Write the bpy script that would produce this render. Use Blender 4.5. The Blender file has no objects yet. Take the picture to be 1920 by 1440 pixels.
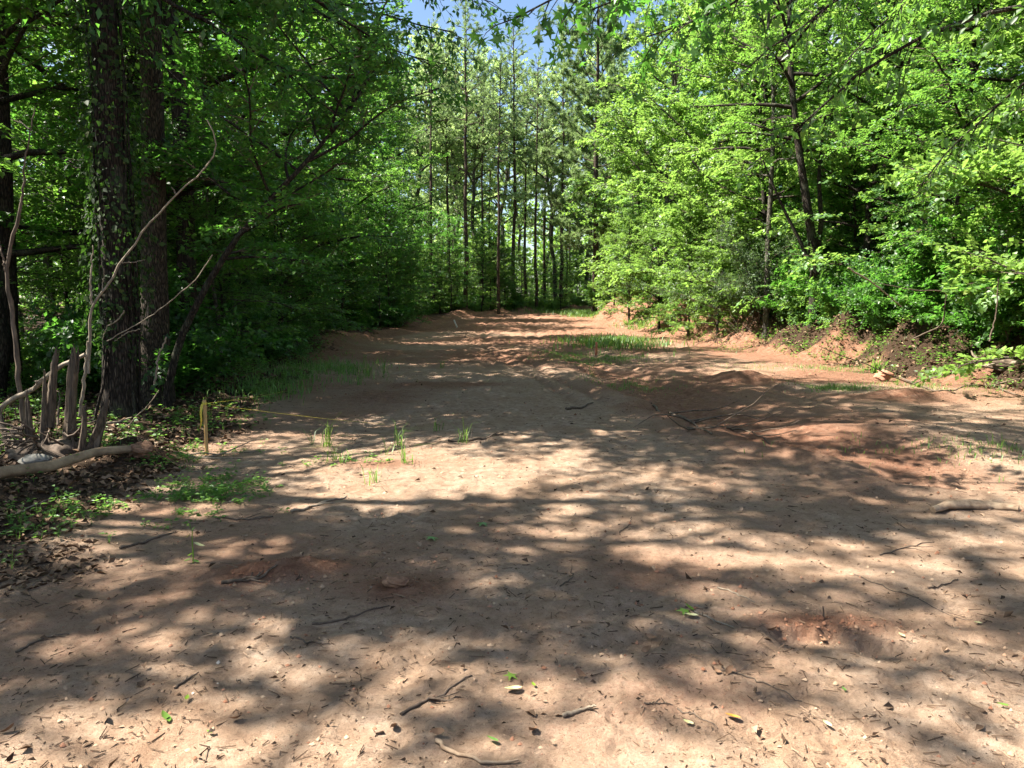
import bpy, math
import numpy as np
from mathutils import Vector, Matrix

R = math.radians
SC = bpy.context.scene
COL = SC.collection

# ------------------------------------------------------------------ camera
CAM_H, PITCH, FPX = 1.6, R(6.5), 1400.0
cam_data = bpy.data.cameras.new('camera')
cam_data.sensor_width = 36.0
cam_data.lens = FPX / 1920 * 36
cam_data.clip_end = 2000
cam_data.clip_start = 0.05
cam = bpy.data.objects.new('camera', cam_data)
cam.location = (0, 0, CAM_H)
cam.rotation_euler = (R(90) - PITCH, 0, 0)
COL.objects.link(cam)
SC.camera = cam

# ------------------------------------------------------------------ light
SUN_EL = R(54)
SUN_AZ = math.atan2(-0.97, 0.05)          # from +Y, clockwise positive
to_sun = Vector((math.sin(SUN_AZ) * math.cos(SUN_EL), math.cos(SUN_AZ) * math.cos(SUN_EL), math.sin(SUN_EL)))
sun_data = bpy.data.lights.new('sun', 'SUN')
sun_data.energy = 5.0
sun_data.angle = R(0.53)
sun_data.color = (1.0, 0.95, 0.86)
sun = bpy.data.objects.new('sun', sun_data)
sun.rotation_euler = to_sun.to_track_quat('Z', 'Y').to_euler()
sun.location = (0, 0, 40)
COL.objects.link(sun)

world = bpy.data.worlds.new('World')
SC.world = world
world.use_nodes = True
nt = world.node_tree
bg = nt.nodes['Background']
sky = nt.nodes.new('ShaderNodeTexSky')
sky.sky_type = 'NISHITA'
sky.sun_disc = False
sky.sun_elevation = SUN_EL
sky.sun_rotation = SUN_AZ % (2 * math.pi)
sky.air_density = 1.0
sky.dust_density = 0.6
sky.ozone_density = 2.5
tc = nt.nodes.new('ShaderNodeTexCoord')
mp = nt.nodes.new('ShaderNodeMapping')
mp.inputs['Scale'].default_value = (1.0, 1.0, 2.2)
mp.inputs['Location'].default_value = (0.35, 0.1, 0.0)
cn = nt.nodes.new('ShaderNodeTexNoise')
cn.inputs['Scale'].default_value = 2.6
cn.inputs['Detail'].default_value = 7
cn.inputs['Roughness'].default_value = 0.55
cr = nt.nodes.new('ShaderNodeValToRGB')
cr.color_ramp.elements[0].position = 0.50
cr.color_ramp.elements[0].color = (0, 0, 0, 1)
cr.color_ramp.elements[1].position = 0.66
cr.color_ramp.elements[1].color = (0.85, 0.85, 0.85, 1)
mx = nt.nodes.new('ShaderNodeMix')
mx.data_type = 'RGBA'
mx.inputs[7].default_value = (6.5, 6.8, 7.2, 1)
nt.links.new(tc.outputs['Generated'], mp.inputs['Vector'])
nt.links.new(mp.outputs['Vector'], cn.inputs['Vector'])
nt.links.new(cn.outputs['Fac'], cr.inputs['Fac'])
nt.links.new(cr.outputs['Color'], mx.inputs[0])
nt.links.new(sky.outputs['Color'], mx.inputs[6])
nt.links.new(mx.outputs[2], bg.inputs['Color'])
bg.inputs['Strength'].default_value = 0.05

SC.view_settings.view_transform = 'Standard'
SC.view_settings.look = 'None'
SC.view_settings.exposure = 2.2
SC.view_settings.gamma = 1.0
SC.view_settings.use_curve_mapping = False
SC.render.engine = 'CYCLES'
SC.cycles.max_bounces = 7
SC.cycles.diffuse_bounces = 3
SC.cycles.glossy_bounces = 2
SC.cycles.transmission_bounces = 5
SC.cycles.transparent_max_bounces = 4
SC.cycles.caustics_reflective = False
SC.cycles.caustics_refractive = False

# ------------------------------------------------------------------ noise
def _hash(ix, iy, seed):
    h = (ix.astype(np.int64) * 374761393 + iy.astype(np.int64) * 668265263 + seed * 974634777) & 0xffffffff
    h = ((h ^ (h >> 13)) * 1274126177) & 0xffffffff
    h = (h ^ (h >> 16)) & 0xffffffff
    return h / 4294967295.0

def vnoise(x, y, seed=0):
    x = np.asarray(x, float); y = np.asarray(y, float)
    ix = np.floor(x); iy = np.floor(y)
    fx = x - ix; fy = y - iy
    fx = fx * fx * fx * (fx * (fx * 6 - 15) + 10); fy = fy * fy * fy * (fy * (fy * 6 - 15) + 10)
    a = _hash(ix, iy, seed); b = _hash(ix + 1, iy, seed)
    c = _hash(ix, iy + 1, seed); d = _hash(ix + 1, iy + 1, seed)
    return (a + (b - a) * fx) * (1 - fy) + (c + (d - c) * fx) * fy

def fbm(x, y, seed=0, octv=4, gain=0.5):
    s = 0; a = 1; n = 0
    ca, sa = math.cos(0.6), math.sin(0.6)
    for o in range(octv):
        s = s + a * (vnoise(x, y, seed + o * 17) - 0.5); n += a
        x, y = (x * ca - y * sa) * 2.03 + 5.2, (x * sa + y * ca) * 2.03 + 1.3
        a *= gain
    return s / n * 2        # about -1..1

def sstep(a, b, x):
    t = np.clip((x - a) / (b - a), 0, 1)
    return t * t * (3 - 2 * t)

def gauss(x, y, cx, cy, rx, ry, rot=0.0):
    dx = x - cx; dy = y - cy
    c, s = math.cos(rot), math.sin(rot)
    u = (dx * c + dy * s) / rx; v = (-dx * s + dy * c) / ry
    return np.exp(-(u * u + v * v))

def G(px, py, z=0.0):
    """where the line of sight through a point of the photograph meets height z"""
    u = (px - 960) / FPX; v = (720 - py) / FPX
    cp, sp = math.cos(PITCH), math.sin(PITCH)
    d = (u, cp + v * sp, -sp + v * cp)
    t = (z - CAM_H) / d[2]
    return (d[0] * t, d[1] * t)

def at(px, py, Y):
    """a point at distance Y"""
    u = (px - 960) / FPX; v = (720 - py) / FPX
    cp, sp = math.cos(PITCH), math.sin(PITCH)
    t = Y / (cp + v * sp)
    return Vector((u * t, Y, CAM_H + (-sp + v * cp) * t))

# ------------------------------------------------------------------ terrain
def edge_l(y):
    return np.interp(y, [-20, 0, 4.3, 7.7, 12, 17, 28, 40, 50, 55, 60, 66, 80, 120], [-3.2, -2.5, -2.6, -3.1, -3.7, -4.6, -6.0, -4.6, -3.0, -0.6, 3.6, 9.5, 27.0, 80.0])

def edge_r(y):
    return np.interp(y, [-20, 0, 12, 18, 24, 40, 50, 56, 62, 72, 100, 140], [9.6, 9.3, 8.7, 8.0, 7.3, 6.2, 5.2, 6.2, 10.0, 22.0, 55.0, 100.0])

CH = np.array([(0.9, 26.0), (1.25, 20.5), (1.7, 15.0), (2.1, 10.9), (2.7, 7.9), (3.6, 6.4), (4.8, 5.4)])

def chan_dist(x, y):
    """signed distance (right of the line positive) to the washed edge that runs down the track"""
    cx = np.interp(y, CH[::-1, 1], CH[::-1, 0])
    return x - cx

def height(x, y):
    x = np.asarray(x, float); y = np.asarray(y, float)
    el, er = edge_l(y), edge_r(y)
    w1 = fbm(x * 0.45, y * 0.45, 3, 3)
    wr = er + 0.55 * fbm(x * 0.2 + 9, y * 0.5, 11, 3)
    wl = el + 0.35 * fbm(x * 0.3, y * 0.6, 12, 3)
    inside = sstep(0.0, 1.0, np.minimum(x - wl, wr - x))
    # the track
    z = 0.05 * fbm(x * 0.35, y * 0.22, 1, 3)
    z = z + 0.014 * fbm(x * 2.3, y * 2.0, 2, 4) + 0.006 * fbm(x * 9, y * 8, 4, 3)
    rough = np.clip(0.35 + 0.9 * fbm(x * 0.5 + 3, y * 0.35, 21, 2), 0, 1)
    z = z + rough * (0.034 * fbm(x * 5.5, y * 4.5, 5, 4, 0.6)) + 0.022 * inside * sstep(8, 14, y) * fbm(x * 3.5, y * 1.1, 55, 3, .6)
    pit = fbm(x * 7, y * 7, 56, 2); z = z - 0.012 * sstep(.25, .5, pit)
    # wheel ruts following the track
    tx = x - (el + er) * 0.5 - 0.4 * np.sin(y * 0.12)
    for k, off in enumerate((-1.9, -1.45, 0.3, 0.75, 2.2)):
        z = z - 0.055 * inside * np.exp(-((tx - off - 0.15 * fbm(y * 0.2, y * 0, 30 + k, 2)) / 0.13) ** 2) * sstep(7, 13, y)
    # washed edge
    cd = chan_dist(x, y) + 0.35 * fbm(x * 1.1, y * 1.1, 6, 4)
    m = sstep(5.0, 6.3, y) * (1 - sstep(22, 27, y))
    z = z - m * 0.085 * sstep(-0.10, 0.18, cd) * (1 - sstep(0.5, 1.6, cd)) 
    z = z + m * 0.03 * np.exp(-((cd + 0.22) / 0.2) ** 2)
    # clods thrown up near it
    z = z + m * np.exp(-((cd - 0.35) / 0.5) ** 2) * 0.035 * np.abs(fbm(x * 6, y * 6, 8, 3))
    rg = sstep(.35, .8, 0.26 + 0.85 * fbm(x * 0.32, y * 0.24, 41, 4) + 0.55 * sstep(13, 30, y) + .4 * sstep(1.0, 3.5, x) * sstep(7, 10, y))
    z = z + inside * rg * sstep(5.5, 9, y) * (0.055 * np.maximum(fbm(x * 3.1, y * 2.6, 57, 4, .6) - .12, 0) + .018 * fbm(x * 8, y * 7, 58, 3, .6)) * (1 + .6 * sstep(15, 30, y))
    # small local forms
    x0, y0 = G(530, 1072); z = z + 0.06 * gauss(x, y, x0, y0, .34, .13, 0.25) * (1 + 0.7 * fbm(x * 13, y * 13, 9, 3))
    x0, y0 = G(745, 1105); z = z + 0.03 * gauss(x, y, x0, y0, .3, .16, 0.1)
    x0, y0 = G(1560, 1195)
    sx = x - x0; sy = y - y0
    front = 0.12 - 0.45 * np.clip(sx, 0, 1) - 0.10 * np.clip(-sx, 0, 1) + 0.03 * fbm(x * 14, y * 14, 14, 3)
    cut = (1 - sstep(front - 0.02, front + 0.025, sy)) * sstep(-0.34, -0.20, sx) * (1 - sstep(0.28, 0.42, sx)) * np.exp(-(np.minimum(sy - front, 0) / 0.22) ** 2)
    z = z - 0.06 * cut + 0.014 * gauss(x, y, x0, y0 + 0.2, .3, .12)
    x0, y0 = G(1390, 712); z = z + 0.22 * gauss(x, y, x0, y0, 0.55, 0.35, -0.3) * (1 + 0.5 * fbm(x * 5, y * 5, 15, 3))
    x0, y0 = G(1470, 727); z = z + 0.12 * gauss(x, y, x0, y0, 0.35, 0.22) * (1 + 0.6 * fbm(x * 6, y * 6, 16, 3))
    x0, y0 = G(1720, 745); z = z + 0.16 * gauss(x, y, x0, y0 - .1, 0.9, 0.22, -0.25) * (1 + 0.4 * fbm(x * 5, y * 5, 18, 3))
    x0, y0 = G(1690, 690); z = z + 0.36 * gauss(x, y, x0, y0, 0.7, 0.7) * (1 + 0.4 * fbm(x * 4, y * 4, 19, 3))
    x0, y0 = G(1640, 830); z = z + 0.14 * gauss(x, y, x0, y0, 2.0, 1.3)
    x0, y0 = G(255, 870); z = z + 0.14 * gauss(x, y, x0, y0, .3, .25) * (1 + .6 * fbm(x * 7, y * 7, 20, 3))
    # right bank
    rr = x - wr
    bh = np.interp(y, [0, 12, 24, 40, 55, 66], [.9, .92, 1.1, 1.35, 1.35, 0.3])
    lumps = fbm(x * 0.8, y * 0.8, 22, 4)
    lum2 = fbm(x * 2.4, y * 2.4, 28, 4, .6)
    bank = bh * sstep(-0.3, 2.2, rr + 0.6 * lumps + .35 * lum2) * (1 + 0.35 * lumps + .18 * lum2)
    scal = np.exp(-((rr - 0.9) / 1.1) ** 2) * 0.32 * fbm(x * 0.55 + 4, y * 0.55, 23, 3)
    z = z + bank + scal + 0.04 * np.clip(rr - 2, 0, 30)
    z = z + 0.05 * sstep(-0.5, 0.5, rr) * fbm(x * 3, y * 3, 24, 4)
    # left verge, spoil heaps and forest floor
    ll = wl - x
    z = z + sstep(0.0, 1.3, ll) * (0.10 + 0.12 * w1) + 0.06 * sstep(0.2, 1.5, ll) * fbm(x * 1.6, y * 1.6, 25, 4)
    heap = np.interp(y, [8, 15, 19, 24, 45, 60], [0, 0.08, 0.22, 0.25, 0.42, 0.4]) * np.clip(0.5 + 1.3 * fbm(x * 0.35, y * 0.22, 26, 3), 0, 1.3)
    z = z + heap * np.exp(-((ll - 0.6) / 0.9) ** 2) * (1 + 0.3 * fbm(x * 3, y * 3, 27, 3))
    # gentle rise of the land at the bend
    z = z + 0.65 * sstep(28, 64, y)
    z = z - 1.0 * sstep(80, 200, y)
    return z

RUTS = (-1.9, -1.45, 0.3, 0.75, 2.2)
def rut_mask(x, y):
    el, er = edge_l(y), edge_r(y)
    tx = x - (el + er) * 0.5 - 0.4 * np.sin(y * 0.12); m = 0
    for k, off in enumerate(RUTS):
        m = m + np.exp(-((tx - off - 0.15 * fbm(y * 0.2, y * 0, 30 + k, 2)) / 0.13) ** 2) * np.clip(.6 + fbm(x * 2 + k, y * .7, 61 + k, 3), 0, 1)
    return np.clip(m, 0, 1) * sstep(7, 13, y)

def red_mask(x, y):
    el, er = edge_l(y), edge_r(y)
    r = 0.32 + 0.95 * fbm(x * 0.32, y * 0.24, 41, 4)
    r = r + 0.55 * sstep(13, 30, y) - 0.35 * (1 - sstep(5, 10, y))
    cd = chan_dist(x, y)
    cd = cd + .5 * fbm(x * 1.1, y * 1.1, 6, 4)
    r = r + 0.5 * np.exp(-((cd - 0.45) / 0.7) ** 2) * sstep(5.0, 7.2, y) * (1 - sstep(16, 27, y)) + .22 * fbm(x * 1.7, y * 1.5, 43, 4)
    r = r + 0.75 * sstep(-2.2, 0.8, x - er) + 0.25 * sstep(1.5, 5, x) * sstep(6, 10, y)
    r = r + 0.5 * sstep(-0.6, 0.4, el - x) * sstep(12, 20, y)
    x0, y0 = G(530, 1072); r = r + 1.1 * gauss(x, y, x0, y0, .36, .14, 0.25)
    x0, y0 = G(745, 1105); r = r + 0.9 * gauss(x, y, x0, y0, .3, .2)
    x0, y0 = G(1560, 1175); r = r + 0.8 * gauss(x, y, x0, y0 + .06, .36, .09)
    x0, y0 = G(1240, 1290); r = r + 0.35 * gauss(x, y, x0, y0, .5, .35)
    x0, y0 = G(1250, 1080); r = r + 0.4 * gauss(x, y, x0, y0, .5, .3)
    for p, s in (((1400, 712), 1.0), ((1720, 745), 1.0), ((1580, 710), 1.0), ((1560, 700), .9), ((255, 870), .4), ((870, 720), 1.0), ((720, 870), .5)):
        x0, y0 = G(*p); r = r + 1.0 * gauss(x, y, x0, y0, s, s * .6)
    return np.clip(r, 0, 1.3)

def duff_mask(x, y):
    el, er = edge_l(y), edge_r(y)
    n = fbm(x * 0.9, y * 0.9, 51, 4)
    d = sstep(-0.15, 0.75, el - x + 0.55 * n)
    d = d * (1 - 0.35 * np.exp(-((el - x - 0.5) / 0.8) ** 2) * sstep(14, 20, y))
    d = np.maximum(d, sstep(-0.2, 1.2, x - er + 1.6 * n) * (1 - 0.6 * sstep(20, 26, y) * (1 - sstep(1.4, 2.6, x - er))))
    return np.clip(d, 0, 1)

# ------------------------------------------------------------------ materials
class NT:
    def __init__(s, name):
        s.m = bpy.data.materials.new(name); s.m.use_nodes = True
        s.t = s.m.node_tree; s.b = s.t.nodes['Principled BSDF']; s.out = s.t.nodes['Material Output']
    def n(s, kind, **kw):
        o = s.t.nodes.new(kind)
        for k, v in kw.items():
            if k.startswith('_'):
                setattr(o, k[1:], v)
            else:
                o.inputs[k.replace('__', ' ')].default_value = v
        return o
    def l(s, a, b): s.t.links.new(a, b)
    def noise(s, scale, detail=4, rough=0.55, vec=None, dist=0.0):
        o = s.n('ShaderNodeTexNoise', Scale=scale, Detail=detail, Roughness=rough, Distortion=dist)
        if vec is not None: s.l(vec, o.inputs['Vector'])
        return o.outputs['Fac']
    def ramp(s, fac, stops):
        o = s.n('ShaderNodeValToRGB')
        e = o.color_ramp.elements
        while len(e) < len(stops): e.new(0.5)
        for i, (p, c) in enumerate(stops):
            e[i].position = p
            e[i].color = (c, c, c, 1) if isinstance(c, (int, float)) else tuple(c) + (1,)
        s.l(fac, o.inputs['Fac'])
        return o.outputs['Color']
    def mix(s, f, a, b, mode='MIX'):
        o = s.n('ShaderNodeMix', _data_type='RGBA', _blend_type=mode)
        for v, k in ((f, 0), (a, 6), (b, 7)):
            if isinstance(v, (int, float)): o.inputs[k].default_value = v if k == 0 else (v, v, v, 1)
            elif isinstance(v, tuple): o.inputs[k].default_value = v + (1,) if len(v) == 3 else v
            else: s.l(v, o.inputs[k])
        return o.outputs[2]
    def math(s, op, a, b=0.0, c=None):
        o = s.n('ShaderNodeMath', _operation=op)
        for i, v in enumerate((a, b) if c is None else (a, b, c)):
            if isinstance(v, (int, float)): o.inputs[i].default_value = v
            else: s.l(v, o.inputs[i])
        return o.outputs[0]
    def attr(s, name):
        o = s.n('ShaderNodeAttribute', _attribute_name=name)
        return o.outputs['Fac']
    def bump(s, h, strength, dist, normal=None):
        o = s.n('ShaderNodeBump', Strength=strength, Distance=dist)
        s.l(h, o.inputs['Height'])
        if normal is not None: s.l(normal, o.inputs['Normal'])
        return o.outputs['Normal']

def leaf_mat(name, c0, c1, trans, tf=0.45, rough=0.42, spec=0.5, hazy=0.0):
    """two tones picked per leaf, a shift per plant, and light that passes through"""
    k = NT(name)
    tint = k.attr('tint')
    oi = k.n('ShaderNodeObjectInfo')
    col = k.ramp(tint, [(0.0, c0), (0.75, c1), (0.97, tuple(min(1, v * 1.5 + .01) for v in c1)), (1.0, (c1[0] * 2.2, c1[1] * 1.2, c1[2]))])
    hs = k.n('ShaderNodeHueSaturation')
    k.l(k.math('MULTIPLY_ADD', oi.outputs['Random'], 0.05, 0.47), hs.inputs['Hue'])
    k.l(k.math('MULTIPLY_ADD', oi.outputs['Random'], -0.2, 1.1), hs.inputs['Saturation'])
    wn = k.n('ShaderNodeTexWhiteNoise', _noise_dimensions='1D'); k.l(oi.outputs['Random'], wn.inputs['W'])
    k.l(k.math('ADD', k.math('MULTIPLY_ADD', tint, 0.3, 0.67), k.math('MULTIPLY', wn.outputs['Value'], 0.4)), hs.inputs['Value'])
    k.l(col, hs.inputs['Color'])
    k.l(hs.outputs['Color'], k.b.inputs['Base Color'])
    k.b.inputs['Roughness'].default_value = rough
    k.b.inputs['Specular IOR Level'].default_value = spec
    tr = k.n('ShaderNodeBsdfTranslucent')
    tcol = k.mix(tint, tuple(v * 0.7 for v in trans), trans)
    k.l(tcol, tr.inputs['Color'])
    ms = k.n('ShaderNodeMixShader')
    ms.inputs[0].default_value = tf
    k.l(k.b.outputs[0], ms.inputs[1]); k.l(tr.outputs[0], ms.inputs[2])
    k.l(ms.outputs[0], k.out.inputs['Surface'])
    return k.m

def bark_mat(name, c0, c1, c2, sc=7.0, lichen=0.0):
    k = NT(name)
    co = k.n('ShaderNodeTexCoord')
    m = k.n('ShaderNodeMapping'); m.inputs['Scale'].default_value = (1.6, 1.6, 0.3)
    k.l(co.outputs['Object'], m.inputs['Vector'])
    f = k.noise(sc * 3, 6, 0.6, m.outputs['Vector'], 0.3)
    v = k.n('ShaderNodeTexVoronoi', Scale=sc * 3.4, _feature='DISTANCE_TO_EDGE')
    k.l(m.outputs['Vector'], v.inputs['Vector'])
    crack = k.ramp(v.outputs['Distance'], [(0.0, 0.0), (0.25, 1.0)])
    col = k.ramp(f, [(0.3, c0), (0.52, c1), (0.72, c2)])
    col = k.mix(crack, tuple(q * 0.45 for q in c0), col)
    big = k.ramp(k.noise(3.0, 4, 0.6, co.outputs['Object']), [(0.52, 0.0), (0.64, 1.0)])
    col = k.mix(k.math('MULTIPLY', big, lichen), col, (0.20, 0.23, 0.15))
    k.l(col, k.b.inputs['Base Color'])
    k.b.inputs['Roughness'].default_value = 0.9
    k.b.inputs['Specular IOR Level'].default_value = 0.2
    h = k.math('ADD', k.math('MULTIPLY', f, 0.6), k.math('MULTIPLY', crack, 0.7))
    k.l(k.bump(h, 0.9, 0.02), k.b.inputs['Normal'])
    return k.m

def plain_mat(name, c0, c1, rough=0.8, sc=20.0, bump=0.3, stretch=(1, 1, 1), dist=0.004):
    k = NT(name)
    co = k.n('ShaderNodeTexCoord')
    m = k.n('ShaderNodeMapping'); m.inputs['Scale'].default_value = stretch
    k.l(co.outputs['Object'], m.inputs['Vector'])
    f = k.noise(sc, 5, 0.6, m.outputs['Vector'])
    k.l(k.ramp(f, [(0.35, c0), (0.68, c1)]), k.b.inputs['Base Color'])
    k.b.inputs['Roughness'].default_value = rough
    k.b.inputs['Specular IOR Level'].default_value = 0.25
    if bump: k.l(k.bump(f, bump, dist), k.b.inputs['Normal'])
    return k.m

def tint_mat(name, stops, rough=0.85, trans=None, spec=0.2):
    k = NT(name)
    col = k.ramp(k.attr('tint'), stops)
    k.l(col, k.b.inputs['Base Color'])
    k.b.inputs['Roughness'].default_value = rough
    k.b.inputs['Specular IOR Level'].default_value = spec
    if trans:
        tr = k.n('ShaderNodeBsdfTranslucent'); tr.inputs['Color'].default_value = trans + (1,)
        ms = k.n('ShaderNodeMixShader'); ms.inputs[0].default_value = 0.4
        k.l(k.b.outputs[0], ms.inputs[1]); k.l(tr.outputs[0], ms.inputs[2]); k.l(ms.outputs[0], k.out.inputs['Surface'])
    return k.m

def soil_mat():
    k = NT('sandy_red_soil')
    co = k.n('ShaderNodeTexCoord'); P = co.outputs['Object']
    red, duff = k.attr('red'), k.attr('duff')
    n_big = k.noise(1.3, 5, 0.6, P, 0.4)
    n_mid = k.noise(9, 6, 0.65, P, 0.6)
    n_fine = k.noise(70, 5, 0.7, P)
    n_grain = k.noise(420, 3, 0.7, P)
    sand = k.ramp(n_mid, [(0.32, (0.30, 0.195, 0.128)), (0.5, (0.45, 0.31, 0.212)), (0.7, (0.60, 0.445, 0.325))])
    pink = k.ramp(n_mid, [(0.3, (0.32, 0.19, 0.115)), (0.7, (0.47, 0.31, 0.20))])
    clay = k.ramp(n_mid, [(0.3, (0.19, 0.080, 0.045)), (0.52, (0.30, 0.150, 0.090)), (0.75, (0.40, 0.235, 0.155))])
    sand = k.mix(k.ramp(n_big, [(0.42, 0.0), (0.64, 0.75)]), sand, pink)
    n_rag = k.noise(26, 6, 0.75, P, 1.0)
    rf = k.math('ADD', red, k.math('MULTIPLY_ADD', n_mid, 1.3, -0.65))
    rf = k.math('ADD', rf, k.math('MULTIPLY_ADD', n_rag, 1.0, -0.5))
    rf = k.ramp(rf, [(0.30, 0.0), (0.60, 0.55), (1.0, 0.95)])
    col = k.mix(rf, sand, clay)
    col = k.mix(k.math('MULTIPLY', k.attr('rut'), 0.55), col, (0.20, 0.11, 0.07))
    dark = k.ramp(n_fine, [(0.3, (0.020, 0.013, 0.008)), (0.55, (0.055, 0.034, 0.020)), (0.8, (0.16, 0.10, 0.06))])
    df = k.math('ADD', duff, k.math('MULTIPLY_ADD', n_mid, 0.7, -0.35))
    df = k.ramp(df, [(0.35, 0.0), (0.7, 0.94)])
    col = k.mix(df, col, dark)
    # speckle of bits of litter and quartz grains
    spk = k.ramp(k.noise(55, 3, 0.85, P, 1.2), [(0.33, 0.45), (0.44, 1.0)])
    col = k.mix(1.0, col, spk, 'MULTIPLY')
    gr = k.ramp(n_grain, [(0.3, 0.72), (0.6, 1.12)])
    col = k.mix(1.0, col, gr, 'MULTIPLY')
    v = k.n('ShaderNodeTexVoronoi', Scale=95.0); k.l(P, v.inputs['Vector'])
    q = k.ramp(v.outputs['Distance'], [(0.03, 1.0), (0.07, 0.0)])
    col = k.mix(k.math('MULTIPLY', q, 0.5), col, (0.85, 0.80, 0.74))
    k.l(col, k.b.inputs['Base Color'])
    k.b.inputs['Roughness'].default_value = 0.95
    k.b.inputs['Specular IOR Level'].default_value = 0.15
    h1 = k.math('ADD', k.math('MULTIPLY', n_fine, 0.8), k.math('MULTIPLY', n_mid, 1.6))
    h1 = k.math('ADD', h1, k.math('MULTIPLY', n_rag, 2.2))
    nn = k.bump(h1, 1.0, 0.034)
    nn = k.bump(n_grain, 0.8, 0.006, nn)
    k.l(nn, k.b.inputs['Normal'])
    return k.m

M = {}
M['soil'] = soil_mat()
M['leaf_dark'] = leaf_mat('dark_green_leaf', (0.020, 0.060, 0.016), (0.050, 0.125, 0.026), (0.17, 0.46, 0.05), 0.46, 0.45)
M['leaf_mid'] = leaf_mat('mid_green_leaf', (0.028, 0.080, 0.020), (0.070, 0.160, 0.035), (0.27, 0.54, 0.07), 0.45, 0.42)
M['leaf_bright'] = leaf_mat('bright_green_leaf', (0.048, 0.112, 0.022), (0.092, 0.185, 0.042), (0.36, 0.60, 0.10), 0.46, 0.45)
M['leaf_haze_pale'] = leaf_mat('haze_lightened_leaf', (0.10, 0.17, 0.055), (0.19, 0.28, 0.10), (0.55, 0.74, 0.25), 0.5, 0.5)  # own pale green, lightened further so the colour carries far sun and haze
M['leaf_grey'] = leaf_mat('grey_green_leaf', (0.030, 0.062, 0.026), (0.075, 0.12, 0.05), (0.16, 0.28, 0.07), 0.35, 0.5)
M['needle'] = leaf_mat('pine_needle', (0.085, 0.15, 0.055), (0.17, 0.25, 0.095), (0.36, 0.52, 0.17), 0.42, 0.5)
M['vine'] = leaf_mat('vine_leaf', (0.010, 0.022, 0.008), (0.026, 0.050, 0.014), (0.07, 0.17, 0.02), 0.3, 0.65, 0.2)
M['grass'] = leaf_mat('grass_blade', (0.055, 0.13, 0.02), (0.13, 0.23, 0.045), (0.25, 0.45, 0.06), 0.4, 0.5)
M['bark_dark'] = bark_mat('dark_bark', (0.020, 0.015, 0.011), (0.052, 0.039, 0.029), (0.11, 0.085, 0.063), 7, 0.15)
M['bark_grey'] = bark_mat('grey_bark', (0.06, 0.05, 0.04), (0.14, 0.12, 0.095), (0.27, 0.235, 0.19), 6, 0.35)
M['bark_brown'] = bark_mat('brown_bark', (0.030, 0.022, 0.015), (0.085, 0.063, 0.045), (0.16, 0.125, 0.09), 9, 0.05)
M['bark_pine'] = bark_mat('pine_bark', (0.045, 0.030, 0.022), (0.11, 0.075, 0.055), (0.19, 0.135, 0.10), 4, 0.0)
M['twig'] = plain_mat('brown_twig', (0.055, 0.038, 0.026), (0.15, 0.11, 0.08), 0.85, 30)
M['dead'] = plain_mat('dead_grey_wood', (0.15, 0.115, 0.08), (0.31, 0.25, 0.18), 0.8, 26, 0.4, (1, 1, 0.2))
M['dead_brown'] = plain_mat('dead_brown_wood', (0.05, 0.035, 0.024), (0.17, 0.122, 0.085), 0.85, 18, 0.6, (1, 1, 0.25), 0.01)

M['fibre'] = plain_mat('splintered_wood', (0.035, 0.026, 0.019), (0.17, 0.125, 0.085), 0.9, 70, 1.0, (1, 1, 0.06), .012)
M['tan_wood'] = plain_mat('tan_wood', (0.20, 0.13, 0.08), (0.40, 0.29, 0.19), 0.85, 22, 0.5, (1, 1, 1), .008)

# ------------------------------------------------------------------ mesh helpers
class Acc:
    def __init__(s): s.v = []; s.f = []; s.m = []; s.t = []; s.n = 0
    def add(s, v, f, mi=0, tint=None):
        """v (n,3); f (k,3) or (k,4)"""
        v = np.asarray(v, np.float32).reshape(-1, 3); f = np.asarray(f, np.int64)
        if len(f) == 0: return
        s.v.append(v); s.f.append(f + s.n); s.n += len(v)
        s.m.append(np.full(len(f), mi, np.int32))
        s.t.append(np.full(len(f), 0.5, np.float32) if tint is None else np.asarray(tint, np.float32))
    def mesh(s, name, mats, smooth=True):
        me = bpy.data.meshes.new(name)
        V = np.concatenate(s.v)
        lens = np.concatenate([np.full(len(f), f.shape[1], np.int32) for f in s.f])
        loops = np.concatenate([f.reshape(-1) for f in s.f]).astype(np.int32)
        me.vertices.add(len(V)); me.vertices.foreach_set('co', V.reshape(-1))
        me.loops.add(len(loops)); me.loops.foreach_set('vertex_index', loops)
        me.polygons.add(len(lens))
        st = np.zeros(len(lens), np.int32); st[1:] = np.cumsum(lens)[:-1]
        me.polygons.foreach_set('loop_start', st)
        me.polygons.foreach_set('material_index', np.concatenate(s.m))
        for m in mats: me.materials.append(m)
        me.update(calc_edges=True)
        a = me.attributes.new('tint', 'FLOAT', 'FACE'); a.data.foreach_set('value', np.concatenate(s.t))
        if smooth: me.polygons.foreach_set('use_smooth', np.ones(len(lens), bool))
        return me

def norm(a):
    return a / np.maximum(np.linalg.norm(a, axis=-1, keepdims=True), 1e-9)

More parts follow.
